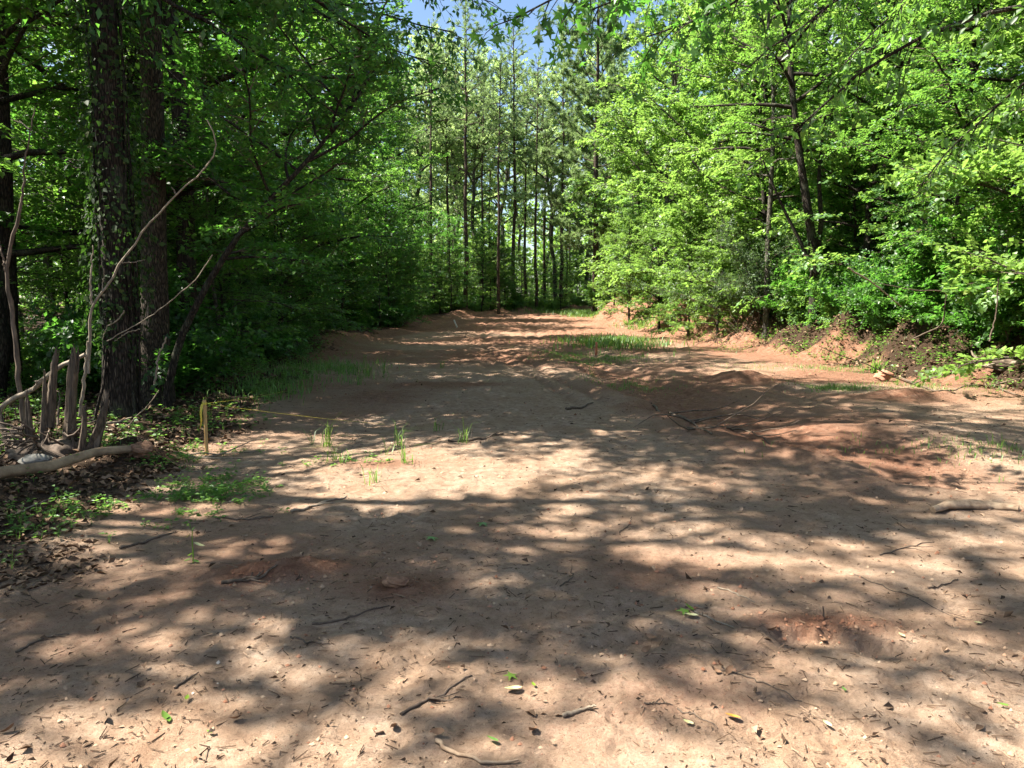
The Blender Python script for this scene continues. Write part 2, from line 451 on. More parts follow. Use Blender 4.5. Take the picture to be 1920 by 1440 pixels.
def tube(acc, path, rad, sides=5, mi=0, ridged=0.0, seed=0, cap=False, tint=None):
    path = np.asarray(path, float); n = len(path); rad = np.asarray(rad, float) * np.ones(n)
    d = norm(np.gradient(path, axis=0))
    up = np.tile(np.array([[0, 0, 1.0]]), (n, 1)); up[np.abs(d[:, 2]) > 0.9] = (1, 0, 0)
    if np.abs(d[:, 2]).max() > 0.9: up[:] = (1, 0, 0) if np.abs(d[:, 0]).max() < 0.9 else (0, 1, 0)
    a = norm(np.cross(d, up)); b = np.cross(d, a)
    th = np.linspace(0, 2 * np.pi, sides, endpoint=False)
    rr = rad[:, None] * np.ones((1, sides))
    if ridged:
        L = np.cumsum(np.r_[0, np.linalg.norm(np.diff(path, axis=0), axis=1)])
        n1 = fbm(np.cos(th)[None, :] * 2.5 + L[:, None] * 0.9 + 40, np.sin(th)[None, :] * 2.5 + 7 * seed + L[:, None] * 0.3, seed, 3)
        n2 = fbm(th[None, :] * 5 / np.pi * 2 + 3, L[:, None] * 1.6, seed + 5, 3)
        rr = rr * (1 + ridged * n1 + ridged * 0.7 * n2)
    V = path[:, None, :] + rr[..., None] * (np.cos(th)[None, :, None] * a[:, None, :] + np.sin(th)[None, :, None] * b[:, None, :])
    V = V.reshape(-1, 3)
    i = np.arange(n - 1)[:, None] * sides; j = np.arange(sides)[None, :]; j2 = (j + 1) % sides
    F = np.stack([i + j, i + j2, i + sides + j2, i + sides + j], -1).reshape(-1, 4)
    acc.add(V, F, mi, None if tint is None else np.full(len(F), tint))
    if cap:
        for base, p in ((0, path[0]), ((n - 1) * sides, path[-1])):
            VV = np.concatenate([V[base:base + sides], p[None] + (d[0] * -0.15 if base == 0 else d[-1] * 0.15) * rad[0 if base == 0 else -1]])
            FF = np.array([[q, (q + 1) % sides, sides] for q in range(sides)])
            acc.add(VV, FF, mi if cap is True else cap)

def leaves(acc, pos, dr, nrm, size, width=0.55, mi=0, rng=None, fold=0.18, droop=0.15, tint=None):
    """one folded leaf of two triangles per row"""
    n = len(pos)
    dr = norm(dr); side = norm(np.cross(nrm, dr)); nn = np.cross(dr, side)
    s = np.asarray(size).reshape(-1, 1) * np.ones((n, 1))
    tip = pos + dr * s - nn * s * droop
    mid = pos + dr * s * 0.42
    l = mid + side * s * width * 0.5 + nn * s * fold * 0.5
    r = mid - side * s * width * 0.5 + nn * s * fold * 0.5
    V = np.stack([pos, l, tip, r], 1).reshape(-1, 3)
    b = np.arange(n)[:, None] * 4
    F = np.stack([b + [0, 3, 2], b + [0, 2, 1]], 1).reshape(-1, 3)
    t = rng.random(n) if tint is None else tint
    acc.add(V, F, mi, np.repeat(t, 2))

def wander(rng, p0, d0, L, n, bend=0.12, up=0.0, droop=0.0):
    d = np.array(d0, float); d /= np.linalg.norm(d); p = np.array(p0, float); out = [p.copy()]
    for i in range(n):
        d = d + rng.normal(0, bend, 3); d[2] += up / n - droop * (i / n) / n * 2
        d /= np.linalg.norm(d); p = p + d * (L / n); out.append(p.copy())
    return np.array(out)

def interp_path(path, t):
    n = len(path) - 1; k = min(int(t * n), n - 1); f = t * n - k
    return path[k] * (1 - f) + path[k + 1] * f, path[k + 1] - path[k]

def twig_leaves(acc, rng, P0, D, L, per, size, width, flat=0.8, mi=1, jit=0.3, fold=.18):
    """leaves set alternately along many twigs, in roughly level sprays"""
    n = len(P0)
    s = (np.arange(per)[None, :] + rng.random((n, per)) * 0.8) / per
    D = norm(D)
    pos = P0[:, None, :] + D[:, None, :] * (s * L[:, None])[..., None]
    up = np.zeros((n, 3)); up[:, 2] = 1
    up = norm(up * flat + rng.normal(0, 0.35 * (1.2 - flat), (n, 3)) + rng.normal(0, 0.12, (n, 3)))
    side = norm(np.cross(D, up)); nn = np.cross(side, D)
    sg = np.where((np.arange(per) % 2) == 0, 1.0, -1.0)[None, :, None]
    ang = rng.normal(0.95, 0.3, (n, per, 1))
    dr = D[:, None, :] * np.cos(ang) + side[:, None, :] * np.sin(ang) * sg + rng.normal(0, jit, (n, per, 3))
    nm = nn[:, None, :] + rng.normal(0, jit, (n, per, 3))
    pos = pos + rng.normal(0, 0.02, pos.shape)
    sz = size * rng.uniform(0.65, 1.25, (n, per))
    leaves(acc, pos.reshape(-1, 3), dr.reshape(-1, 3), nm.reshape(-1, 3), sz.reshape(-1), width, mi, rng, fold=fold)

def broadleaf(name, seed, H=15, cb=0.2, CR=4.5, nb=36, tr=0.16, leaf=0.085, per=16, dens=1.0, lm='leaf_dark', bm='bark_dark',
              flat=0.8, rise=(0.1, 0.9), lean=(0, 0), wob=0.05, sides=8, width=0.55, shape=None, trunk_path=None, ridged=0.0, sub=1.0):
    rng = np.random.default_rng(seed)
    tk, cr = Acc(), Acc()
    n = 16
    t = np.linspace(0, 1, n)
    if trunk_path is None:
        path = np.zeros((n, 3)); path[:, 2] = t * H
        w = np.cumsum(rng.normal(0, wob, (n, 2)), axis=0) * H / 15; w -= w[0]
        path[:, :2] = w + t[:, None] ** 1.3 * np.array(lean)[None]
    else:
        path = np.array(trunk_path, float); n = len(path); t = np.linspace(0, 1, n)
    rad = tr * (1 - t) ** 0.75 + 0.012; rad[0] *= 1.35; rad[1] *= 1.05
    path[0, 2] -= 0.25
    if ridged:
        m = 70; tt = np.linspace(0, 1, m)
        fp = np.stack([np.interp(tt, t, path[:, k]) for k in range(3)], 1)
        tube(tk, fp, np.interp(tt, t, rad), 26, 0, ridged, seed)
    else:
        tube(tk, path, rad, sides)
    P0, DD, LL = [], [], []
    for i in range(nb):
        u = (i + rng.random()) / nb
        tt = cb + (1 - cb) * u ** 0.9 * 0.98
        p, _ = interp_path(path, tt)
        az = i * 2.39996 + rng.normal(0, 0.5)
        sh = (math.sin(math.pi * min(1, (0.22 + 0.78 * u) ** 0.85)) ** 0.6 if shape is None else shape(u))
        L = CR * max(sh, 0.16) * rng.uniform(0.6, 1.12)
        el = rise[0] + (rise[1] - rise[0]) * u + rng.normal(0, 0.15)
        d = (math.cos(az) * math.cos(el), math.sin(az) * math.cos(el), math.sin(el))
        bp = wander(rng, p, d, L, 6, 0.13, up=0.1, droop=0.35)
        r0 = min(0.03 + 0.012 * L, tr * 0.5)
        tube(tk, bp, np.linspace(r0, 0.008, 7), 4)
        m = max(3, int(L * 2.1 * dens))
        for j in range(m):
            s = 0.18 + 0.82 * (j + rng.random()) / m
            q, bd = interp_path(bp, min(s, 0.999))
            bd = bd / np.linalg.norm(bd)
            sd = np.array([-bd[1], bd[0], 0]) * (1 if j % 2 else -1)
            d2 = bd * 0.6 + sd * rng.uniform(0.4, 1.0) + rng.normal(0, 0.22, 3) * np.array([1, 1, 1.3 - flat])
            L2 = (0.35 + 0.30 * L * (1.15 - s)) * rng.uniform(0.6, 1.2) * sub
            sp = wander(rng, q, d2, L2, 3, 0.14, up=0.05, droop=0.3)
            tube(cr, sp, [0.011, 0.008, 0.006, 0.003], 3, 0)
            k = max(2, int(L2 * 3.6 * dens))
            for h in range(k):
                ss = (h + rng.random()) / k
                w, wd = interp_path(sp, min(ss * 0.85 + 0.15, 0.999))
                wd = wd / np.linalg.norm(wd)
                s3 = np.array([-wd[1], wd[0], 0]) * (1 if h % 2 else -1)
                d3 = wd * 0.8 + s3 * rng.uniform(0.2, 1.1) + rng.normal(0, 0.25, 3) * np.array([1, 1, 1.4 - flat])
                P0.append(w); DD.append(d3); LL.append(rng.uniform(0.25, 0.6))
    P0 = np.array(P0); DD = norm(np.array(DD)); LL = np.array(LL)
    # thin twigs, three sided
    a = norm(np.cross(DD, np.array([[0.1, 0.2, 1.0]]))); b = np.cross(DD, a); r = 0.0035
    ring = [a * r, (-0.5 * a + 0.87 * b) * r, (-0.5 * a - 0.87 * b) * r]
    V = np.stack([P0 + q for q in ring] + [P0 + DD * LL[:, None]], 1).reshape(-1, 3)
    bb = np.arange(len(P0))[:, None] * 4
    cr.add(V, np.stack([bb + [0, 1, 3], bb + [1, 2, 3], bb + [2, 0, 3]], 1).reshape(-1, 3), 0)
    twig_leaves(cr, rng, P0, DD, LL, per, leaf, width, flat)
    return dict(name=name, trunk=tk.mesh(name + '_trunk', [M[bm]]), crown=cr.mesh(name + '_crown', [M['twig'], M[lm]], smooth=False))

def pine(name, seed, H=22, cb=0.5, CR=3.2, nb=40, tr=0.17, nd=0.20, clumps=1.0, lm='needle', nw=0.012, per=26):
    rng = np.random.default_rng(seed)
    tk, cr = Acc(), Acc()
    n = 12; t = np.linspace(0, 1, n)
    path = np.zeros((n, 3)); path[:, 2] = t * H
    w = np.cumsum(rng.normal(0, 0.06, (n, 2)), axis=0); path[:, :2] = w - w[0]
    path[0, 2] -= 0.3
    tube(tk, path, tr * (1 - t * 0.85), 8)
    C, CD = [], []
    for i in range(nb + 10):
        u = (i - 10) / nb
        if i < 10:      # dead stubs below the crown
            p, _ = interp_path(path, rng.uniform(0.15, cb)); az = rng.uniform(0, 6.28)
            bp = wander(rng, p, (math.cos(az), math.sin(az), 0.1), rng.uniform(0.3, 1.3), 3, 0.2)
            tube(tk, bp, [0.015, 0.012, 0.009, 0.004], 3); continue
        p, _ = interp_path(path, cb + (1 - cb) * (u * 0.98))
        az = i * 2.39996 + rng.normal(0, 0.4)
        L = CR * (1.05 - u) ** 0.6 * rng.uniform(0.5, 1.1) * (0.6 + 0.4 * min(1, u * 4))
        el = 0.05 + 0.7 * u + rng.normal(0, 0.15)
        bp = wander(rng, p, (math.cos(az) * math.cos(el), math.sin(az) * math.cos(el), math.sin(el)), L, 6, 0.12, up=0.25)
        tube(tk, bp, np.linspace(0.04, 0.01, 7), 4)
        m = max(3, int(L * 4.2))
        for j in range(m):
            s = 0.25 + 0.75 * (j + rng.random()) / m
            q, bd = interp_path(bp, min(s, .999)); bd = bd / np.linalg.norm(bd)
            sd = np.array([-bd[1], bd[0], 0]) * (1 if j % 2 else -1)
            d2 = bd * 0.6 + sd * rng.uniform(0.3, 1.0) + rng.normal(0, 0.25, 3)
            L2 = rng.uniform(0.3, 0.9)
            sp = wander(rng, q, d2, L2, 2, 0.2, up=0.2)
            tube(cr, sp, [0.012, 0.008, 0.004], 3, 0)
            for h in range(max(2, int(4 * clumps))):
                w_, wd = interp_path(sp, min(0.3 + 0.7 * rng.random(), .999)); C.append(w_); CD.append(wd / np.linalg.norm(wd) + rng.normal(0, .35, 3))
    C = np.array(C); CD = norm(np.array(CD)); k = len(C)
    v = norm(rng.normal(0, 1, (k, per, 3)) * 0.75 + CD[:, None, :] * 0.9)
    pos = C[:, None, :] + CD[:, None, :] * (rng.random((k, per, 1)) * 0.22)
    s = nd * rng.uniform(0.6, 1.1, (k, per, 1))
    side = norm(np.cross(v, rng.normal(0, 1, (k, per, 3)))) * nw
    V = np.stack([pos - side, pos + side, pos + v * s], 2).reshape(-1, 3)
    F = np.arange(k * per * 3).reshape(-1, 3)
    cr.add(V, F, 1, rng.random(len(F)))
    return dict(name=name, trunk=tk.mesh(name + '_trunk', [M['bark_pine']]), crown=cr.mesh(name + '_crown', [M['twig'], M[lm]], smooth=False))

def shrub(name, seed, H=1.6, W=1.2, stems=9, leaf=0.07, per=12, lm='leaf_mid', width=0.6, flat=0.6, dens=1.0):
    rng = np.random.default_rng(seed)
    tk, cr = Acc(), Acc(); P0, DD, LL = [], [], []
    for i in range(stems):
        az = rng.uniform(0, 6.28); el = rng.uniform(0.7, 1.45)
        L = H * rng.uniform(0.6, 1.1)
        bp = wander(rng, (rng.normal(0, W * .12), rng.normal(0, W * .12), -0.1), (math.cos(az) * math.cos(el) * W, math.sin(az) * math.cos(el) * W, math.sin(el)), L, 6, 0.16, droop=0.35)
        tube(tk, bp, np.linspace(0.014, 0.004, 7), 4)
        m = int(13 * dens * L)
        for j in range(m):
            s = 0.15 + 0.85 * (j + rng.random()) / m
            q, bd = interp_path(bp, min(s, .999)); bd = bd / np.linalg.norm(bd)
            d = bd * 0.4 + rng.normal(0, 0.7, 3); d[2] *= 0.6
            L2 = rng.uniform(0.15, 0.5) * min(1, W)
            for h in range(3):
                P0.append(q + d * L2 * 0.25 * h); DD.append(d + rng.normal(0, 0.5, 3)); LL.append(L2)
    P0, DD, LL = np.array(P0), norm(np.array(DD)), np.array(LL)
    a = norm(np.cross(DD, np.array([[0.1, 0.2, 1.0]]))) * 0.003
    V = np.stack([P0 - a, P0 + a, P0 + DD * LL[:, None]], 1).reshape(-1, 3)
    cr.add(V, np.arange(len(V)).reshape(-1, 3), 0)
    twig_leaves(cr, rng, P0, DD, LL, per, leaf, width, flat)
    return dict(name=name, trunk=tk.mesh(name + '_stems', [M['twig']]), crown=cr.mesh(name + '_crown', [M['twig'], M[lm]], smooth=False))

def props(o, label=None, cat=None, group=None, kind=None):
    if label: o['label'] = label
    if cat: o['category'] = cat
    if group: o['group'] = group
    if kind: o['kind'] = kind
    return o

def obj(name, me, parent=None, loc=(0, 0, 0), rot=(0, 0, 0), sc=1.0):
    o = bpy.data.objects.new(name, me); COL.objects.link(o)
    o.location = loc; o.rotation_euler = rot; o.scale = (sc, sc, sc) if isinstance(sc, (int, float)) else sc
    if parent: o.parent = parent
    return o

def empty(name, loc, rot=(0, 0, 0), sc=1.0):
    return obj(name, None, None, loc, rot, sc)

rngP = np.random.default_rng(77)
def plant(pr, x, y, label, cat, group=None, rz=None, s=1.0, name=None, parts=('trunk', 'crown'), dz=0.0, tilt=(0, 0)):
    z = float(height(x, y)) + dz
    rz = rngP.uniform(0, 6.28) if rz is None else rz
    e = props(empty(name or pr['name'], (x, y, z), (tilt[0], tilt[1], rz), s), label, cat, group)
    obj(parts[0], pr['trunk'], e); obj(parts[1], pr['crown'], e)
    return e

# ------------------------------------------------------------------ the ground
def grid_coords():
    ys = [-60, -30, -18, -12, -8, -6, -4.5, -3.5, -2.6, -2, -1.4, -0.8, -0.2, 0.3, 0.7, 1.0, 1.25, 1.45, 1.6]
    y = 1.6
    while y < 85:
        y += max(0.015, y * 0.0078); ys.append(y)
    while y < 600:
        y *= 1.15; ys.append(y)
    xs = [0.0]; x = 0
    while x < 60:
        x += 0.021 if x < 2.2 else min(0.021 + (x - 2.2) * 0.045, max(0.10, x * 0.025)); xs.append(x)
    while x < 500:
        x *= 1.3; xs.append(x)
    xs = np.array(xs); xs = np.concatenate([-xs[:0:-1], xs])
    return xs, np.array(ys)

xs, ys = grid_coords()
X, Y = np.meshgrid(xs, ys)
Z = height(X, Y)
g = Acc()
ny, nx = X.shape
i = np.arange(ny - 1)[:, None] * nx; j = np.arange(nx - 1)[None, :]
F = np.stack([i + j, i + j + 1, i + nx + j + 1, i + nx + j], -1).reshape(-1, 4)
g.add(np.stack([X, Y, Z], -1).reshape(-1, 3), F)
me = g.mesh('ground', [M['soil']])
for nm, fn in (('red', red_mask), ('duff', duff_mask), ('rut', rut_mask)):
    a = me.attributes.new(nm, 'FLOAT', 'POINT'); a.data.foreach_set('value', fn(X, Y).astype(np.float32).reshape(-1))
props(obj('ground', me), 'rutted track of pale sand and red clay running into the woods', kind='structure')

# ------------------------------------------------------------------ kinds of plants
TALL = [broadleaf('broadleaf_tree', 1, 15.5, 0.10, 4.8, 46, 0.16, 0.105, 18, 1.55, 'leaf_dark', 'bark_dark', wob=0.09, width=.62),
        broadleaf('broadleaf_tree', 2, 13.5, 0.08, 4.3, 44, 0.12, 0.10, 18, 1.6, 'leaf_mid', 'bark_dark', wob=0.1, width=.62),
        broadleaf('broadleaf_tree', 3, 17.0, 0.14, 4.6, 46, 0.17, 0.11, 17, 1.55, 'leaf_mid', 'bark_grey', wob=0.08, width=.62)]
CLUMPY = [broadleaf('clumpy_tree', 5, 13.0, 0.28, 4.6, 24, 0.15, 0.11, 20, 2.1, 'leaf_mid', 'bark_dark', wob=0.09, width=.7, flat=.5, sub=.62),
          broadleaf('clumpy_tree', 6, 11.0, 0.30, 4.2, 20, 0.13, 0.11, 20, 2.1, 'leaf_mid', 'bark_dark', wob=0.09, width=.7, flat=.5, sub=.62)]
CLUMPY.append(broadleaf('clumpy_tree', 7, 20.0, 0.52, 4.4, 13, 0.17, 0.12, 20, 2.0, 'leaf_mid', 'bark_dark', wob=0.07, width=.7, flat=.5, sub=.7))
SAP = [broadleaf('sapling', 11, 5.5, 0.08, 2.0, 28, 0.03, 0.085, 14, 2.0, 'leaf_mid', 'bark_grey', wob=0.07, flat=.9, width=.6),
       broadleaf('sapling', 12, 7.5, 0.10, 2.3, 34, 0.04, 0.09, 14, 1.9, 'leaf_dark', 'bark_dark', wob=0.08, flat=.9, width=.6)]
SAPB = broadleaf('sapling', 13, 6.0, 0.08, 1.9, 24, 0.035, 0.13, 11, 1.5, 'leaf_bright', 'bark_dark', wob=0.07, flat=.7, width=.7)
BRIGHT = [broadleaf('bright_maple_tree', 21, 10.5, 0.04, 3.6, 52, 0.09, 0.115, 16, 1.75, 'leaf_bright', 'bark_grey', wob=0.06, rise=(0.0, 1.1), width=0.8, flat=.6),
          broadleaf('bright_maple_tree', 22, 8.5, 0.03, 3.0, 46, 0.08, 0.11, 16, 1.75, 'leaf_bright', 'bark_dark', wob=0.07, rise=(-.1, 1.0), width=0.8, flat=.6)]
FAR = [broadleaf('oak_tree', 31, 20, 0.34, 5.6, 30, 0.20, 0.20, 13, 1.1, 'leaf_haze_pale', 'bark_grey', wob=0.15, rise=(0.3, 1.0), flat=.4, sub=1.1, width=.6),
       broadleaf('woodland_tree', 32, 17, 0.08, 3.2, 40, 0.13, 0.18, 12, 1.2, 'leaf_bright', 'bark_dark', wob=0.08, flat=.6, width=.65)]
PINE = [pine('pine_tree', 41, 21, 0.55, 2.6, 38, 0.17), pine('pine_tree', 42, 19, 0.6, 2.0, 30, 0.14)]
BIGPINE = pine('large_pine_tree', 43, 25, 0.18, 6.4, 64, 0.24, 0.30, 1.6, nw=.020)
SHRUB = [shrub('leafy_shrub', 51, 1.7, 1.2, 11, 0.085, 13, 'leaf_mid'),
         shrub('leafy_shrub', 52, 2.3, 1.2, 13, 0.095, 12, 'leaf_dark', width=.75),
         shrub('leafy_shrub', 53, 1.2, 1.4, 12, 0.095, 12, 'leaf_bright', width=.8)]
GREYBUSH = shrub('dense_bush', 54, 2.6, 1.1, 22, 0.06, 12, 'leaf_grey', 0.4, 0.3, 1.0)

# ------------------------------------------------------------------ left side trees
# vine covered trunk at the front
b0 = G(226, 790); x0, y0 = b0
def lean_path(pts, Y, extra):
    """trunk path (in its own space) through points of the picture at one distance"""
    P = [np.array(at(a, b, Y)) for a, b in pts]
    base = P[0].copy(); base[2] = float(height(base[0], base[1]))
    P[0] = base
    P += [P[-1] + np.array(e) for e in extra]
    return base, np.array([p - base for p in P])
base, pth = lean_path([(224, 785), (224, 640), (216, 440), (206, 250), (196, 90), (190, -40)], 9.4, [(-0.1, 0.1, 2), (-.1, .2, 4.5), (0.1, .2, 7), (.2, .3, 10)])
def resample(p, n=16):
    d = np.r_[0, np.cumsum(np.linalg.norm(np.diff(p, axis=0), axis=1))]
    t = np.linspace(0, d[-1], n)
    return np.stack([np.interp(t, d, p[:, k]) for k in range(3)], 1)
pth = resample(pth)
pr = broadleaf('vine_covered_tree', 61, trunk_path=pth, cb=0.40, CR=4.8, nb=24, tr=0.17, leaf=0.11, per=18, dens=2.0, sub=.65, flat=.6, lm='leaf_mid', ridged=0.10, width=.62)
e = props(empty('vine_covered_tree', base), 'thick dark trunk wrapped in vines, foremost big tree on the left', 'tree')
obj('trunk', pr['trunk'], e); obj('crown', pr['crown'], e)
rng = np.random.default_rng(5)
va = Acc()
n = 11000
t = rng.uniform(0.0, 0.8, n) ** 0.9
keep = (t > 0.035 + 0.05 * rng.random(n)); t = t[keep]; n = len(t)
tt = np.linspace(0, 1, 16)
C = np.stack([np.interp(t, tt, pth[:, k]) for k in range(3)], 1)
az = rng.uniform(0, 2 * np.pi, n)
prof = np.interp(t, [0, .05, .12, .3, 1], [0.02, 0.10, .27, .30, .10]) * (1 + 0.8 * fbm(az * 1.2, t * 22, 3, 3))
rr = 0.16 * (1 - t) ** .75 + np.clip(prof, 0, 1) * rng.random(n) ** .5
out = np.stack([np.cos(az), np.sin(az), np.zeros(n)], 1)
pos = C + out * rr[:, None]
dr = out * 0.5 + np.array([[0, 0, -0.8]]) + rng.normal(0, .5, (n, 3))
leaves(va, pos, dr, out + np.array([[0, 0, .4]]) + rng.normal(0, .4, (n, 3)), 0.035 + .07 * rng.random(n) ** 2, 0.7, 0, rng)
for kk in range(9):
    a0 = rng.uniform(0, 6.28); ts = np.linspace(0, rng.uniform(.3, .75), 26)
    cc = np.stack([np.interp(ts, tt, pth[:, k]) for k in range(3)], 1)
    aa = a0 + np.cumsum(rng.normal(0, .12, 26)); r_ = 0.17 * (1 - ts) ** .75 + .02 + 0.06 * np.abs(np.sin(ts * 9 + kk)); r_[0] += .1
    tube(va, cc + np.stack([np.cos(aa), np.sin(aa), 0 * aa], 1) * r_[:, None], np.linspace(.018, .006, 26), 5, 1)
obj('vine', va.mesh('vine', [M['vine'], M['bark_dark']], smooth=False), e)

def big_trunk(name, pts, Yd, extra, r, seed, label, bm='bark_dark', lm='leaf_dark', CR=4.2, cb=0.45, nb=20, ridged=0.09, leaf=.10, dens=1.55):
    base, p = lean_path(pts, Yd, extra)
    p = resample(p)
    pr = broadleaf(name, seed, trunk_path=p, cb=cb, CR=CR, nb=nb, tr=r, leaf=leaf, per=18, dens=dens * 1.25, lm=lm, bm=bm, ridged=ridged, width=.65, sub=.68, flat=.65)
    e = props(empty(name, base), label, 'tree')
    obj('trunk', pr['trunk'], e); obj('crown', pr['crown'], e)
    return e

big_trunk('straight_bark_tree', [(291, 745), (290, 560), (288, 300), (284, 100), (280, -60)], 11.0,
          [(0, .1, 3), (.1, .2, 6), (.1, .1, 9)], 0.18, 62, 'straight trunk with furrowed bark just right of the vine covered trunk', 'bark_brown', 'leaf_mid', ridged=.12)
big_trunk('kinked_tree', [(349, 715), (350, 520), (345, 300), (333, 150), (314, 30), (300, -80)], 13.2,
          [(-.3, .1, 3), (-.3, .2, 6)], 0.17, 63, 'dark trunk bending left near the top, third big trunk from the left', 'bark_dark', 'leaf_dark')
big_trunk('leaning_tree', [(305, 745), (335, 640), (385, 540), (440, 450), (500, 380), (560, 320)], 10.6,
          [(.6, .3, .8), (1.0, .5, 1.5)], 0.045, 64, 'thin dark leaning trunk slanting up to the right beside the big trunks', 'bark_dark', 'leaf_dark', CR=2.6, cb=.35, nb=16, ridged=.05, leaf=.085, dens=1.8)
big_trunk('dark_edge_tree', [(12, 700), (10, 500), (2, 250), (-8, 0)], 12.5, [(0, 0, 4), (0, 0, 8)], 0.16, 65,
          'dark trunk at the far left edge behind the broken stump', 'bark_dark', 'leaf_dark', nb=22)

# near left, outside the frame: the trees whose shade lies on the foreground
for k, (x, y, s, p) in enumerate(((-10.0, 5.2, 1.0, 0), (-12.0, -1.2, .8, 1), (-9.0, 2.4, 1.0, 2), (-8.8, 5.6, .8, 2))):
    plant(CLUMPY[p], x, y, 'tall leafy tree out of frame on the left whose shade falls on the sand', 'tree', 'trees beside the camera on the left', s=s)

# trees lining the left side, hand placed: they overhang the track
rows = [(-7.0, 14.5, 0, 1.15, 'tree arching over the left verge right behind the big dark trunks'),
        (-7.6, 19.0, 1, 1.3, 'dark green tree on the left verge behind the spoil heap'),
        (-8.4, 24.5, 0, 1.25, 'broad tree with level sprays midway along the left verge'),
        (-8.6, 31.0, 2, 1.15, 'tall tree on the left verge before the far bend'),
        (-9.0, 38.0, 1, 1.25, 'mid green tree on the left verge near the far heaps'),
        (-8.4, 45.0, 0, 1.05, 'last broad tree on the left verge before the far stand')]
for x, y, p, s, lb in rows:
    plant(TALL[p], x, y, lb, 'tree', s=s)
rngT = np.random.default_rng(9)
k = 0
for tries in range(400):
    if k >= 30: break
    y = rngT.uniform(9, 50); x = float(edge_l(y)) - rngT.uniform(4.5, 22)
    if x < -0.85 * y - 5: continue
    if k and min((x - a) ** 2 + (y - b) ** 2 for a, b in placed) < 9: continue
    placed = (placed if k else []) + [(x, y)]; k += 1
    plant(TALL[rngT.integers(3)], x, y, 'tree deep in the dense woods left of the track', 'tree', 'trees deep in the left woods', s=rngT.uniform(.75, 1.1))
k = 0
for tries in range(400):
    if k >= 42: break
    y = rngT.uniform(9.5, 58); x = float(edge_l(y)) - rngT.uniform(1.2, 11)
    if x < -0.8 * y - 2: continue
    k += 1
    plant(SAP[rngT.integers(2)], x, y, 'slender leafy sapling in the understory left of the track', 'sapling', 'saplings in the left woods', s=rngT.uniform(.55, 1.1))

for tries in range(34):
    y = rngT.uniform(11.5, 44); x = float(edge_l(y)) - rngT.uniform(.9, 4.2)
    if x < -.62 * y: continue
    plant(SAP[rngT.integers(2)], x, y, 'slender leafy sapling in the understory left of the track', 'sapling', 'saplings in the left woods', s=rngT.uniform(.5, .95), dz=-.3)

# ------------------------------------------------------------------ far stand at the bend
fx = [(757, 55, 0), (812, 52, 1), (845, 60, 0), (873, 54, 0), (905, 58, 1), (935, 53, 1), (962, 62, 0), (985, 66, 1), (1005, 60, 1), (1020, 70, 1),
      (1050, 63, 0), (1068, 74, 1), (720, 60, 1), (790, 66, 0), (890, 70, 1), (920, 76, 0)]
for px, d, p in fx:
    x = (px - 960) / FPX * d
    plant(PINE[p], x, d, 'slender dark pine trunk rising straight in the far stand at the bend', 'pine tree', 'pines in the far stand', s=rngT.uniform(.9, 1.08))
plant(BIGPINE, (1113 - 960) / FPX * 53, 53, 'large pine with wide pale needle boughs right of the sky gap', 'pine tree', rz=2.0)
plant(BIGPINE, (1136 - 960) / FPX * 64 + .3, 64, 'second large pine just behind and right of the wide boughed pine', 'pine tree', rz=.4, s=.95)
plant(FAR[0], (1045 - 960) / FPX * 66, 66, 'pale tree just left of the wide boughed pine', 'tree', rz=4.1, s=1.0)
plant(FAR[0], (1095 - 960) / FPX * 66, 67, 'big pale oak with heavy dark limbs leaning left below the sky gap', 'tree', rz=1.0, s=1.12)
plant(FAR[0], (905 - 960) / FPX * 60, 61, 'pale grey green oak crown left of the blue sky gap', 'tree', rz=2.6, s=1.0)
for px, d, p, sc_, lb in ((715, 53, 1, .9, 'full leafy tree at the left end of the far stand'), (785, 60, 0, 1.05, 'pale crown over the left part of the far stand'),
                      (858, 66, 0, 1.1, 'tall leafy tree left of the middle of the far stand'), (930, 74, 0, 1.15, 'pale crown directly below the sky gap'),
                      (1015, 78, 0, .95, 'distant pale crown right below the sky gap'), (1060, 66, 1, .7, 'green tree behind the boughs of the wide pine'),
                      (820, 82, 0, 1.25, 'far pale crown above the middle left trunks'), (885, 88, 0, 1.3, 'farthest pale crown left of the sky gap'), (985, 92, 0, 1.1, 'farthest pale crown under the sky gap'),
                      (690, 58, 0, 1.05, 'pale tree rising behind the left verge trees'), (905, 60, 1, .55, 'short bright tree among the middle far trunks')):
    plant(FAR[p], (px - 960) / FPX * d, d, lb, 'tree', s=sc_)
k = 0
for tries in range(600):
    if k >= 24: break
    y = rngT.uniform(68, 98); px = rngT.uniform(560, 1380); x = (px - 960) / FPX * y
    if edge_l(y) - .5 < x < edge_r(y) + .5: continue
    k += 1
    p = rngT.choice(3, p=[.35, .35, .30])
    if p == 0:
        plant(FAR[1], x, y, 'leafy tree among the far stand behind the bend of the track', 'tree', 'leafy trees of the far stand', s=rngT.uniform(.7, 1.1))
    elif p == 1:
        plant(PINE[rngT.integers(2)], x, y, 'slender dark pine trunk rising straight in the far stand at the bend', 'pine tree', 'pines in the far stand', s=rngT.uniform(.8, 1.0))
    else:
        plant(FAR[0], x, y, 'pale crowned tree at the back of the far stand', 'tree', 'pale trees of the far stand', s=rngT.uniform(.7, .95))
k = 0
for tries in range(900):
    if k >= 90: break
    y = rngT.uniform(50, 80); px = rngT.uniform(640, 1180); x = (px - 960) / FPX * y
    if edge_l(y) - .3 < x < edge_r(y) + .3: continue
    k += 1
    plant(SAPB, x, y, 'small green sapling at the foot of the far pines', 'sapling', 'saplings under the far pines', s=rngT.uniform(.5, 1.0))

